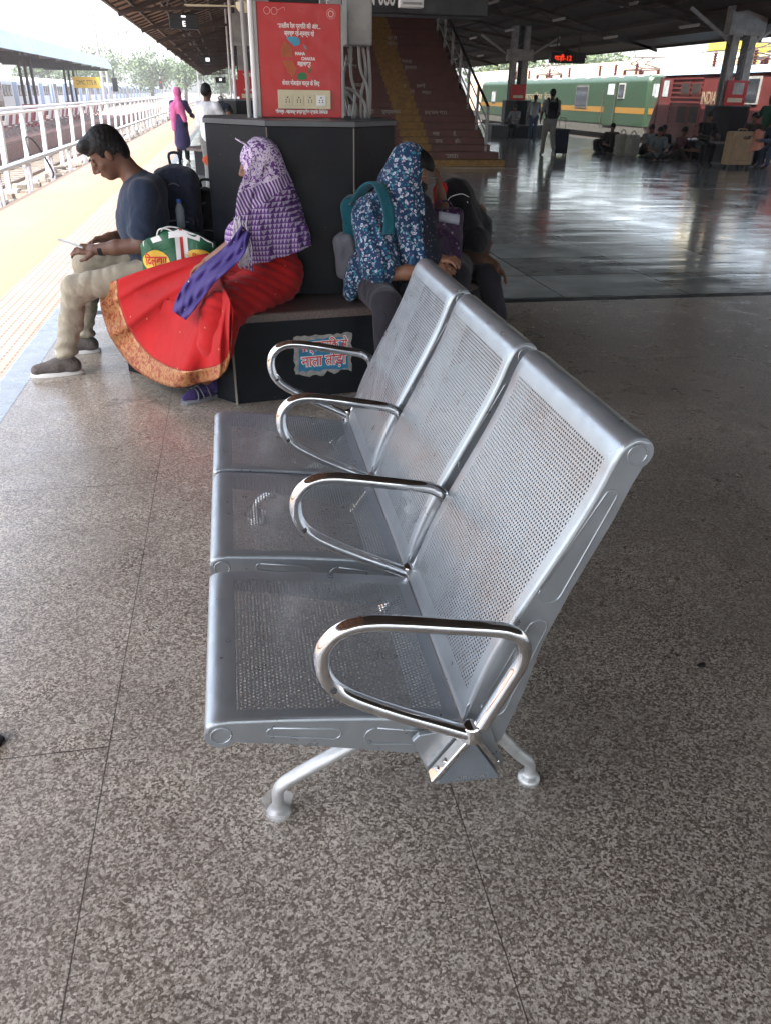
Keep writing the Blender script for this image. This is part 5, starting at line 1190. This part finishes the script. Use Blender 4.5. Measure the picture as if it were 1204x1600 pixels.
# far platform canopy
b=(-11,50,-.35);t=thing('far_canopy','low blue-edged canopy over the opposite platform','roof',b)
MB().extr([(-9.0,3.02),(-9.05,3.0),(-9.35,3.72),(-9.3,3.76)],'y',28,76).out('fascia','bluesheet',t,b)
MB().extr([(-9.05,3.05),(-11.5,3.5),(-14.2,3.05),(-14.2,3.15),(-11.5,3.7),(-9.3,3.6)],'y',28.01,75.9).out('roof_sheet','darksteel',t,b)
for y in np.arange(30,76,4.4):MB().bar((-9.1,y,2.93),(-14,y,2.93),.1,.16).out('beam','darksteel',t,b)
cols=[(38,''),(51,''),(64.5,'')]
cl=None
for k,(y,_) in enumerate(cols):
    bb=(-10.6,y,-.35);lab=['maroon-based canopy column nearest on the opposite platform','maroon-based canopy column in the middle of the opposite platform','maroon-based canopy column beside the yellow name board'][k]
    if cl is None:
        cl=thing('canopy_column',lab,'column',bb,'columns of the far canopy');m=MB()
        for dx in(-.3,0,.3):m.box(-10.6+dx-.06,-10.6+dx+.06,y-.1,y+.1,.75,3.3)
        for q in range(6):m.bar((-10.9,y-.101,.8+q*.4),(-10.3,y-.101,1.15+q*.4),.06,.006)
        m.out('post','darksteel',cl,bb);MB().box(-11.05,-10.15,y-.25,y+.25,-.35,.76).out('base','maroonpaint',cl,bb)
    else:dup(cl,bb,label=lab,group='columns of the far canopy')
q=P(136,129,64);b=(float(q[0]),64,float(q[2]));t=thing('name_board','yellow station name board hanging under the far canopy','sign',b)
MB().box(q[0]-.9,q[0]+.9,63.9,64,q[2]-.34,q[2]+.34).out('board','signyellow',t,b);text('lettering','DMC TTS R',.4,'signblack',t,(q[0],63.895,q[2]-.13),R90,b,wid=1.3)
MB().box(q[0]-.6,q[0]-.55,63.93,63.97,q[2]+.36,3.0).out('hanger','darksteel',t,b)
# seats on the far platform
st0=None
for k in range(13):
    y=30.5+k*3.1;bb=(-9.3,y,-.35);lab='row of four maroon and white metal seats on the far platform, %s from the left'%OR[k]
    if st0 is None:
        st0=thing('waiting_bench',lab,'bench',bb,'seat rows on the far platform')
        for i in range(4):
            yy=y-.9+i*.6;mt='maroonpaint' if i%2 else 'white'
            MB().box(-9.75,-9.25,yy-.27,yy+.27,.06,.10).out('seat','white' if i%2 else 'maroonpaint',st0,bb,bevel=.01)
            m=MB();m.extr([(-9.27,.12),(-9.22,.12),(-9.10,.60),(-9.15,.60)],'y',yy-.27,yy+.27);m.out('backrest',mt,st0,bb)
        m=MB();m.box(-9.6,-9.5,y-1.1,y+1.1,0,.058);m.out('beam','steel',st0,bb)
        for yy in(y-.9,y+.9):
            m=MB();m.bar((-9.8,yy,-.33),(-9.5,yy,.02),.05);m.bar((-9.2,yy,-.33),(-9.5,yy,.02),.05);m.out('leg','steel',st0,bb)
    else:dup(st0,bb,label=lab)
# suburban train beyond the far platform
TX=-16.0;c0=None;labs=['first','second','third','fourth','fifth','sixth','seventh','eighth','ninth']
for k in range(9):
    y=44+k*21.3;bb=(-17.5,y,-.9);lab='white and blue passenger coach, %s from the left in the train beyond the far platform'%labs[k]
    if c0 is None:
        c0=thing('coach',lab,'train coach',bb,'coaches of the passenger train')
        body(TX-3,TX,.30,2.35,y,y+20.6,'coach',c0,bb,r=.5);MB().box(TX-2.98,TX-.02,y+.1,y+20.5,-.05,.299).out('lower_band','coach',c0,bb);MB().box(TX-2.8,TX-.2,y+.3,y+20.3,-.6,-.051).out('underframe','locodark',c0,bb)
        for q in(0,4.9,9.8,14.7):
            d_=MB().box(TX+.001,TX+.03,y+1.3+q,y+2.6+q,.3,1.95).out('door','coachblue' if q else 'glass',c0,bb)
            for r_ in range(3):
                w_=MB().box(TX+.001,TX+.03,y+3.0+q+r_*.95,y+3.7+q+r_*.95,1.0,1.75).out('window','locogrey',c0,bb);MB().box(TX+.031,TX+.04,y+3.06+q+r_*.95,y+3.64+q+r_*.95,1.06,1.69).out('pane','glass',w_,bb)
        for q in(.1,19.9):MB().box(TX+.001,TX+.02,y+q,y+q+.6,.3,1.9).out('end_stripe','coachblue',c0,bb)
    else:dup(c0,bb,label=lab,group='coaches of the passenger train')
# signal, masts
def mast(x,y,h_,lab,arm):
    b=(x,y,-1);t=thing('line_mast',lab,'mast',b);m=MB();m.tube([(x,y,-1),(x,y,h_)],[.16,.10],8);m.out('pole','steel',t,b)
    m=MB();m.bar((x,y,h_-.6),(x+arm,y,h_-1.1),.08);m.bar((x,y,h_-2),(x+arm,y,h_-1.2),.05);m.out('bracket','steel',t,b)
    for k in(.9,.6):insul(x+arm*k,y,h_-1.1-.5*(1-k),t,b,.4,'locogrey')
mast(-11.5,88,9.5,'tall overhead line mast right of the far canopy end',3.5);mast(-15,120,9,'smaller overhead line mast beyond the blue coaches',3.5);mast(-4.3,150,9,'thin overhead line mast above the woman in the pink scarf',-3.5)
mast(21,62,7.6,'overhead line mast behind the green locomotive',-2.5);mast(24,33,7.6,'overhead line mast between the cream wagon and red locomotive',-2.5)
q=PX(250,118,-8.0);b=(-8.0,float(q[1]),-1);t=thing('signal_post','dark railway signal with angled route arms above the coaches','signal',b);y=float(q[1]);z=float(q[2])
MB().tube([(-8,y,-1),(-8,y,z+.1)],.09,8).out('pole','steel',t,b);MB().box(-8.22,-7.78,y-.12,y+.12,z-1.5,z-.35).out('lamp_case','black',t,b,bevel=.04);MB().tube([(-8,y-.13,z-.75),(-8,y-.16,z-.75)],.1,14).out('red_lamp','led',t,b)
for a in(50,90+25,0):
    ca,sa=math.cos(rad(a)),math.sin(rad(a));m=MB();m.bar((-8,y,z),(-8+1.1*ca,y,z+1.0*sa),.22,.1)
    for k in range(4):m.tube([(-8+(.35+.22*k)*ca,y-.08,z+(.32+.2*k)*sa),(-8+(.35+.22*k)*ca,y-.14,z+(.32+.2*k)*sa)],.09,8)
    m.out('route_arm','black',t,b)
q=PX(180,132,-8.6);b=(-8.6,float(q[1]),3);t=thing('signal_lamp','black signal lamp hanging at the end of the far canopy','signal',b)
MB().box(-8.8,-8.4,q[1]-.15,q[1]+.15,q[2]-.5,q[2]+.5).out('lamp_case','black',t,b,bevel=.05);MB().box(-8.63,-8.57,q[1]-.03,q[1]+.03,q[2]+.5,3.1).out('hanger','black',t,b)
# trees
def leafcrown(c,r,nn,seed):
    rr=np.random.default_rng(seed);cl=rr.normal(size=(26,3));cl/=np.linalg.norm(cl,axis=1)[:,None];cl*=rr.random((26,1))**.5*.8;cl=np.array(c)+cl*r
    k=rr.integers(0,26,nn);p=cl[k]+rr.normal(size=(nn,3))*np.array(r)*.17;s_=.16+.16*rr.random(nn)
    a=rr.normal(size=(nn,3));a/=np.linalg.norm(a,axis=1)[:,None];b_=np.cross(a,rr.normal(size=(nn,3)));b_/=np.linalg.norm(b_,axis=1)[:,None]
    v=np.stack([p-a*s_[:,None],p+b_*s_[:,None]*.5,p+a*s_[:,None],p-b_*s_[:,None]*.5],1).reshape(-1,3);f=np.arange(nn*4).reshape(-1,4);return v,f
def tree(x,y,h_,r,lab,seed,nn=2600):
    b=(x,y,-1);t=thing('tree',lab,'tree',b,'trees beyond the tracks');v,f=leafcrown((x,y,h_-r[2]*.8-1),r,nn,seed);mk('crown',v,f,'leaf',t,b)
    m=MB();rr=np.random.default_rng(seed);m.tube([(x,y,-1),(x+.2,y,h_*.35-1),(x,y,h_*.7-1)],[.35,.25,.12],8)
    for k in range(5):
        a=k*1.3;m.tube([(x+.1,y,h_*.35-1+k*.3),(x+r[0]*.6*math.cos(a),y+r[1]*.5*math.sin(a),h_*.62+k*.2)],[.12,.04],6)
    m.out('trunk','bark',t,b)
for i,a in enumerate([(-19,140,8.5,(6,4,3.6),'broad light-leaved tree above the coaches left of the signal'),(-12,150,8,(4.5,4,3.4),'rounded tree right of the signal'),(-7,160,7.5,(4,4,3.2),'tree above the pink scarf, far down the line'),(-1,190,8.5,(5,4,4),'tree at the far end of the platform canopy'),(-28,150,7.5,(6,4,3),'low wide tree behind the far canopy'),
(31,95,8,(6,6,3.5),'tree seen between the stairs and the left pillar'),(40,92,8.2,(6,6,3.5),'tree above the roof of the green locomotive')]):
    tree(*a[:4],a[4],40+i)
# crane-like yellow machine over the red locomotive
q=P(1180,75,30);b=(float(q[0]),30,-1);t=thing('inspection_platform','yellow tower platform standing beyond the red locomotive','machine',b)
MB().box(q[0]-1.6,q[0]+1.6,29.6,30.6,q[2]-.12,q[2]+.18).out('deck','signyellow',t,b,bevel=.04);MB().box(q[0]-.15,q[0]+.15,29.9,30.2,-1,q[2]-.12).out('tower','signyellow',t,b)
MB().box(q[0]-.9,q[0]-.5,29.8,30.3,q[2]+.18,q[2]+.42).out('motor','rail',t,b)
# ================= fans, clocks under the left canopy =================
q=P(288,34,13);b=(float(q[0]),13,float(q[2]));t=thing('coach_indicator','black coach position display with two white characters under the near canopy','display board',b)
MB().box(q[0]-.20,q[0]+.20,12.9,13.05,q[2]-.09,q[2]+.09).out('casing','black',t,b,bevel=.01)
text('lettering','E',.09,'ledwhite',t,(q[0]+.0,12.895,q[2]-.06),R90,b,bold=.002);MB().box(q[0]-.03,q[0]+.03,12.894,12.899,q[2]+.045,q[2]+.065).out('lit_bar','ledwhite',t,b)
MB().box(q[0]-.012,q[0]+.012,12.97,12.99,q[2]+.09,rz(float(q[0]))).out('hanger','darksteel',t,b)
for (px,py,y,lab) in((325,94,24,'small dark coach display with a lit figure, farther along the canopy'),(345,125,36,'farthest small dark coach display under the canopy')):
    q=P(px,py,y);b=(float(q[0]),y,float(q[2]));t=thing('coach_indicator',lab,'display board',b);MB().box(q[0]-.2,q[0]+.2,y-.1,y+.05,q[2]-.1,q[2]+.1).out('casing','black',t,b);MB().box(q[0]-.05,q[0]+.05,y-.11,y-.101,q[2]-.03,q[2]+.05).out('lit_bar','ledwhite',t,b);MB().box(q[0]-.01,q[0]+.01,y-.03,y-.01,q[2]+.1,rz(float(q[0]))).out('hanger','darksteel',t,b)
q=P(386,10,9.5);b=(float(q[0]),9.5,float(q[2]));t=thing('ceiling_fan','cream ceiling fan hanging beside the white pipe','fan',b)
MB().lathe(b,[(0,-.06),(.08,-.05),(.11,-.01),(.11,.03),(.06,.07),(0,.08)],20).out('motor','cream',t,b,smooth=50);MB().tube([(b[0],9.5,b[2]+.07),(b[0],9.5,4.25)],.015,8).out('rod','cream',t,b)
for k in range(3):
    a=rad(172+120*k);m=MB();dx,dy=math.cos(a),math.sin(a);n_=(-dy,dx)
    P0=[(b[0]+dx*.1+n_[0]*.035,9.5+dy*.1+n_[1]*.035),(b[0]+dx*.62+n_[0]*.07,9.5+dy*.62+n_[1]*.07),(b[0]+dx*.62-n_[0]*.07,9.5+dy*.62-n_[1]*.07),(b[0]+dx*.1-n_[0]*.035,9.5+dy*.1-n_[1]*.035)]
    m.prism(P0,b[2]-.005,b[2]+.004);m.out('blade','cream',t,b)
# ================= distant people =================
def solid(name,c,rough=.85):
    if name not in M:M[name]=cloth(name,c)
    return name
for nm,c in(('pinkcloth',(.70,.17,.38)),('purplenavy',(.045,.035,.10)),('whiteshirt',(.72,.74,.78)),('greytrouser',(.20,.20,.19)),('palegrey',(.22,.23,.25)),('bluejean',(.04,.06,.10)),('darkgreen',(.02,.08,.05)),('tealshirt',(.03,.09,.13)),('darkbrown',(.035,.028,.025)),('plaid',(.10,.12,.13)),('dullmaroon',(.07,.02,.025)),('palesack',(.28,.27,.24))):solid(nm,c)
def figure(lab,x,y,ang,ht,top,bot,pose='stand',skin_='skin_dark',z=0,hair='hair',long=False,scarf=None,group=None,lean=0,arms=(.1,.1),h=.016,foot='blackcloth'):
    b=(x,y,z);t=thing('person',lab,'person',b,group);k=ht/1.70;F=frame((math.sin(ang),math.cos(ang),0))
    Q=lambda a,f,u:np.array(b)+F@(np.array([a,f,u])*k)
    lr=(-1,1)
    if pose in('stand','walk'):
        hz=.88;st=.0 if pose=='stand' else .22
        hip=[Q(s_*.09,0,hz) for s_ in lr];kn=[Q(-.10,.04+st*.6,.47),Q(.10,.03-st*.35,.47)];an=[Q(-.10,st,.07),Q(.11,-st*1.3,.07+st*.5)];ft=[Q(-.11,st+.15,.03),Q(.12,-st*1.3+.10,.01 if st==0 else .03)];ch=Q(0,lean,1.28);nk=Q(0,lean*1.2,1.44);hd=Q(0,lean*1.4+.01,1.58)
    elif pose=='sit':
        hz=.52;hip=[Q(s_*.1,0,hz) for s_ in lr];kn=[Q(s_*.13,.42,.50) for s_ in lr];an=[Q(s_*.12,.42,.08) for s_ in lr];ft=[Q(s_*.12,.58,.03) for s_ in lr];ch=Q(0,lean,.93);nk=Q(0,lean*1.25,1.09);hd=Q(0,lean*1.6+.01,1.22)
    else:
        hz=.12;hip=[Q(s_*.12,0,hz) for s_ in lr];kn=[Q(s_*.30,.30,.30 if pose=='floor' else .12) for s_ in lr];an=[Q(s_*.10,.42,.06) for s_ in lr];ft=[Q(s_*.06,.52,.05) for s_ in lr];ch=Q(0,lean,.50);nk=Q(0,lean*1.25,.66);hd=Q(0,lean*1.6+.01,.79)
    sh=[ch+F@np.array([s_*.18*k,0,.08*k]) for s_ in lr];pel=(hip[0]+hip[1])/2
    el=[];wr=[]
    for s_,S0,a in zip(lr,sh,arms):
        f_=a if not isinstance(a,tuple) else a[0];e=S0+F@(np.array([s_*.07,f_*.6,-.27])*k)
        w2=e+F@(np.array([-s_*.02 if f_<.2 else -s_*.12,.08+f_*.9,-.20+f_*.45 if f_<.6 else .2])*k);el.append(e);wr.append(w2)
    s=S();L=head(s,hd,frame(F@np.array([0,1,-.05 if lean<.1 else -.5])),k*.96);s.chain([ch,nk,L(0,-.02,-.06)],[.09*k,.05*k,.05*k],k=.03);s.K(pel,ch,.11*k,.12*k,k=.05)
    for i in(0,1):
        s.chain([sh[i],el[i],wr[i]],[.05*k,.04*k,.027*k],k=.02);s.chain([hip[i],kn[i],an[i]],[.08*k,.052*k,.038*k],k=.02);s.chain([an[i],ft[i]],[.035*k,.028*k],k=.02)
        d=wr[i]-el[i];d/=np.linalg.norm(d);hand(s,wr[i],d,F@np.array([lr[i],.2,.3]),side=lr[i],curl=.4,k=k*1.0)
    s.out('body',skin_,t,b,h=h)
    s=S();s.K(pel+F@np.array([0,0,.05*k]),ch,.145*k,.155*k,k=.05);s.K(sh[0],sh[1],.075*k,.075*k,k=.05)
    for i in(0,1):
        s.K(sh[i],sh[i]*.35+el[i]*.65,.068*k,.064*k,k=.02)
        if long:s.K(el[i],wr[i],.058*k,.042*k,k=.02)
    if long=='kurta':s.K(pel,(kn[0]+kn[1])/2,.17*k,.21*k,k=.05)
    s.out('top',top,t,b,h=h,disp=folds(.008*k,4,int(x*10)%50,(1,1,.5)))
    s=S();s.K(hip[0],hip[1],.115*k,.115*k,k=.05)
    for i in(0,1):s.chain([hip[i],kn[i],an[i]+F@np.array([0,0,.02])],[.105*k,.078*k,.06*k],k=.02)
    s.out('trousers',bot,t,b,h=h,disp=folds(.006*k,5,3))
    if foot:
        for i in(0,1):s=S();s.chain([an[i],ft[i]],[.047*k,.04*k],k=.02);s.out('shoe',foot,t,b,h=h*.8)
    if scarf:
        s=S();s.E(L(0,-.02,.03),np.array([.105,.12,.125])*k,k=.03);s.K(nk,ch+F@np.array([0,-.04,-.02])*k,.10*k,.17*k,k=.05);s.K(ch+F@np.array([-.10,-.12,0])*k,pel+F@np.array([-.12,-.14,-.1])*k,.10*k,.06*k,k=.05);s.K(ch+F@np.array([.08,-.10,0])*k,ch+F@np.array([.14,-.04,-.3])*k,.10*k,.07*k,k=.05)
        s.E(L(0,.12,-.02),np.array([.06,.07,.07])*k,k=.01,op=1);s.out('scarf',scarf,t,b,h=h,disp=folds(.008,6,4,(1,1,.4)))
    else:
        s=S();s.E(L(0,-.022,.045),np.array([.086,.098,.09])*k,k=.01);s.E(L(0,-.055,-.0),np.array([.075,.06,.075])*k,k=.02);s.B(L(0,.12,-.02),np.array([.1,.09,.06])*k,frame(F@np.array([0,1,0])),k=.01,op=1);s.out('hair',hair,t,b,h=h*.75)
    return t,F,Q,k
q=PZ(288,252);figure('standing woman in bright pink scarf and dark tunic seen from behind on the sunny platform',float(q[0]),float(q[1]),rad(20),1.60,'purplenavy','blackcloth',skin_='skin_brown',long='kurta',scarf='pinkcloth',arms=(.1,.35),foot=None)
figure('man in a white shirt standing beyond the black block, seen from behind',-.30,14.6,rad(35),1.66,'whiteshirt','greytrouser',long=True,arms=(.1,.3))
# walkers on the right
q=PZ(853,243);X0,Y0=float(q[0]),float(q[1]);t_,F,Q,k=figure('man walking away with a black backpack and a wheeled case',X0,Y0,rad(8),1.76,'palegrey','greytrouser','walk',foot='palesack')
b=(X0,Y0-.15,1.1);t=thing('backpack','black backpack on the back of the walking man','backpack',b);s=S();s.B(Q(0,-.20,1.17),np.array([.15,.08,.22]),F,rd=.06,k=.03);s.B(Q(0,-.28,1.08),np.array([.12,.04,.12]),F,rd=.03,k=.03);s.out('bag_body','blackcloth',t,b,h=.014)
for s_ in(-1,1):MB().tube(smoothpath([Q(s_*.11,-.16,1.36),Q(s_*.12,-.04,1.47),Q(s_*.12,.14,1.36),Q(s_*.14,.12,1.15),Q(s_*.15,-.12,1.0)],5),.028,8).out('shoulder_strap','blackcloth',t,b,smooth=True)
c=Q(.36,-.02,0);b=(float(c[0]),float(c[1]),0);t=thing('suitcase','dark blue upright wheeled suitcase pulled by the walking man','suitcase',b)
MB().box(b[0]-.2,b[0]+.2,b[1]-.13,b[1]+.13,.07,.72,.02).out('shell','darknavy',t,b,bevel=.035)
m=MB()
for dx in(-.1,.1):m.tube([(b[0]+dx,b[1],.7),(b[0]+dx,b[1],1.02)],.008,6)
m.tube([(b[0]-.1,b[1],1.02),(b[0]+.1,b[1],1.02)],.012,6);m.out('pull_handle','steel',t,b)
for dx in(-.16,.16):
    for dy in(-.09,.09):MB().tube([(b[0]+dx-.02,b[1]+dy,.035),(b[0]+dx+.02,b[1]+dy,.035)],.035,10).out('wheel','black',t,b)
q=PZ(824,216);figure('person in pale grey jacket and dark jeans standing by the distant pillar',float(q[0])-.3,float(q[1])-1.3,rad(15),1.62,'palegrey','bluejean',long=True,arms=(.1,.35))
figure('person sitting on the distant seat left of its pillar, in grey clothes',11.75,34.35,rad(215),1.6,'palegrey','blackcloth','sit',lean=.12,arms=(.5,.5))
# group sitting on the floor
G_='people sitting on the hall floor'
for i,(px,py,ang,top,bot,lab,pose) in enumerate(((950,240,200,'darkbrown','blackcloth','leftmost floor sitter of the group, all in black','floor'),(1005,243,170,'palegrey','darkbrown','floor sitter in pale grey in the middle of the group','floor'),(1030,244,210,'blackcloth','bluejean','floor sitter in black behind the checked shirt','floor'),(1022,251,200,'plaid','blackcloth','floor sitter in grey checked shirt','cross'),(1052,250,150,'maroonpaint','darkbrown','floor sitter in dull maroon at the right end','floor'))):
    q=PZ(px,py);figure(lab,float(q[0]),float(q[1]),rad(ang),1.62,'dullmaroon' if top=='maroonpaint' else top,bot,pose,lean=.12,arms=(.4,.4),foot=None,h=.018)
def sack(lab,px,py,w_,h_,mat,name='bag',cat='bag'):
    q=PZ(px,py);b=(float(q[0]),float(q[1]),0);t=thing(name,lab,cat,b);s=S();s.B(K(b[0],b[1],h_*.48),(w_/2,w_*.35,h_*.48),rd=w_*.2,k=.05);s.out('bag_body',mat,t,b,h=.018,disp=folds(.02,3,int(px)))
    MB().tube(smoothpath([(b[0]-w_*.25,b[1],h_*.9),(b[0]-w_*.1,b[1],h_*1.12),(b[0]+w_*.1,b[1],h_*1.12),(b[0]+w_*.25,b[1],h_*.9)],5),.015,6).out('handle',mat,t,b,smooth=True)
sack('dark duffel bag on the floor left of the sitting group',940,238,.6,.42,'blackcloth');sack('pale cloth bag standing in front of the sitting group',968,243,.42,.62,'palesack');sack('second pale cloth bag, beside the sitter in grey',984,244,.4,.6,'palesack')
# right-hand pillar seat: people and the tan suitcase
q=PZ(1147,263);b=(float(q[0]),float(q[1]),0);t=thing('suitcase','large tan suitcase standing by the right-hand octagonal seat','suitcase',b);M['tan']=cloth('tan_canvas',(.30,.21,.13))
MB().box(b[0]-.34,b[0]+.34,b[1]-.16,b[1]+.16,.09,.86,.03).out('shell','tan',t,b,bevel=.05);MB().box(b[0]-.28,b[0]+.28,b[1]-.20,b[1]-.161,.2,.75,.02).out('front_pocket','tan',t,b,bevel=.02)
MB().tube(smoothpath([(b[0]-.12,b[1],.85),(b[0]-.1,b[1],.91),(b[0]+.1,b[1],.91),(b[0]+.12,b[1],.85)],5),.015,6).out('handle','tan',t,b,smooth=True)
for dx in(-.28,.28):
    for dy in(-.1,.1):MB().tube([(b[0]+dx-.02,b[1]+dy,.045),(b[0]+dx+.02,b[1]+dy,.045)],.045,10).out('wheel','black',t,b)
bx_,by_=b[0],b[1]
b=(bx_+.34,by_-.1,.8);M['peachcloth']=cloth('peach_towel',(.50,.22,.16));G=[[(bx_+.22+.28*u+.05*math.sin(5*v+3*u)*v,by_-.22+.04*math.sin(9*u)-.02*v,0.89+.02*math.sin(6*u)-.62*max(0,v-.12)*(1-.35*u)) for u in np.linspace(0,1,12)] for v in np.linspace(0,1,14)]
m=MB();m.grid(G);o=m.out('towel','peachcloth',None,b,smooth=True);o.modifiers.new('s','SOLIDIFY').thickness=.02;tag(o,'peach cloth hanging over the side of the tan suitcase','towel')
figure('person in dark clothes bent over beside the tan suitcase',bx_+.75,by_+.55,rad(230),1.62,'darkbrown','bluejean','sit',lean=.22,arms=(.5,.5),long=True)
figure('person in dark green at the right edge behind the bent person',bx_+1.25,by_+.9,rad(250),1.70,'darkgreen','blackcloth','stand',arms=(.1,.3))
figure('dark silhouetted person sitting just right of the tall pillar',bx_-.35,by_+1.15,rad(190),1.62,'blackcloth','blackcloth','sit',lean=.1,arms=(.4,.4),long=True)
figure('person in blue sitting at the right edge, lower than the others',bx_+1.15,by_+.2,rad(245),1.5,'bluejean','bluejean','sit',lean=.2,arms=(.5,.5),long=True)
sack('dark bag on the floor left of the right-hand octagonal seat',1078,250,.6,.55,'blackcloth')
# people and bags at the second column's seat
figure('person with short black hair seated left of the second column',.05,17.5,rad(180),1.62,'tealshirt','blackcloth','sit',lean=.05,arms=(.4,.4))
figure('person in brown seated at the front of the second column',.62,17.3,rad(175),1.60,'darkbrown','blackcloth','sit',lean=.05,arms=(.4,.4))
t=backpack('dark backpack beside the man in white, left of the second column',(-.10,17.7,.95),.2,.14,.45,'darknavy',.1,seed=13)
q=PX(4,300,-3.55);figure('dark clothed person cut off by the left edge beside the platform edge',-3.98,float(q[1])+.3,rad(90),1.62,'redbrown' if 'redbrown' in M else 'maroonpaint','blackcloth','stand',z=-.68,arms=(.02,.02))
# clutter just beyond the near seat
b=(-.42,6.9,.0);t=thing('holdall','brown and white holdall on the floor beyond the navy backpack','bag',b);s=S();s.B(K(-.42,6.9,.36),(.16,.14,.34),rd=.06,k=.04);s.out('bag_body','palesack',t,b,h=.014,disp=folds(.012,4,8));MB().box(-.50,-.34,6.745,6.76,.35,.62).out('pocket','browncloth',t,b)
b=(-.20,6.75,.0);t=thing('holdall','white carrier bag between the brown holdall and black block','bag',b);s=S();s.B(K(-.20,6.75,.38),(.11,.12,.36),rd=.05,k=.04);s.out('bag_body','whiteshirt',t,b,h=.014,disp=folds(.014,4,9));MB().tube(smoothpath([(-.28,6.7,.72),(-.24,6.7,.80),(-.16,6.7,.80),(-.12,6.7,.72)],5),.008,6).out('handle','whiteshirt',t,b)
M['orange']=cloth('orange_cloth',(.42,.07,.02));b=(-.22,7.6,.7);t=thing('bundle','orange cloth bundle peeping past the left corner of the black block','cloth bundle',b);s=S();s.E(K(-.15,7.6,1.02),(.08,.10,.06),k=.04);s.K(K(-.03,7.65,.1),K(-.04,7.65,.95),.12,.1,k=.05);s.out('cloth','orange',t,b,h=.014,disp=folds(.015,5,9))

b=(float(PZ(1095,1040)[0]),float(PZ(1095,1040)[1]),0);rr=np.random.default_rng(2)
t=MB().prism([(b[0]+.016*math.cos(a)*(.7+.6*rr.random()),b[1]+.009*math.sin(a)*(.7+.6*rr.random())) for a in np.linspace(0,6.28,11)[:-1]],.001,.006,.002).out('litter','black',None,b);tag(t,'small dark scrap lying on the shaded floor right of the bench','litter')
q=PZ(-36,1165);b=(float(q[0]),float(q[1]),0);t=thing('shoe','dark reddish shoe tip poking in at the left edge of the floor','shoe',b)
s=S();s.chain([K(b[0]-.16,b[1]-.05,.05),K(b[0]-.05,b[1]-.02,.045),K(b[0]+.035,b[1],.03)],[.042,.042,.028],k=.03);s.B(K(b[0],b[1],-.05),(.4,.3,.06),rd=.004,k=.004,op=1);s.out('upper','dullmaroon',t,b,h=.006)
MB().prism([(b[0]-.2,b[1]-.09),(b[0]-.02,b[1]-.06),(b[0]+.06,b[1]-.02),(b[0]+.07,b[1]+.01),(b[0]+.03,b[1]+.045),(b[0]-.2,b[1]+.02)],.001,.014,.003).out('sole','black',t,b)
# hazy summer air
n=N('thin_haze');v_=n.n('VolumePrincipled');v_.inputs['Color'].default_value=(.95,.96,1,1);v_.inputs['Density'].default_value=HZ;v_.inputs['Anisotropy'].default_value=.4
n.t.nodes.remove(n.b);n.t.links.new(v_.outputs[0],n.t.nodes['Material Output'].inputs['Volume']);M['haze']=n.m
struct(MB().box(-80,80,-25,330,-2.1,13).out('haze','haze'),'stuff')
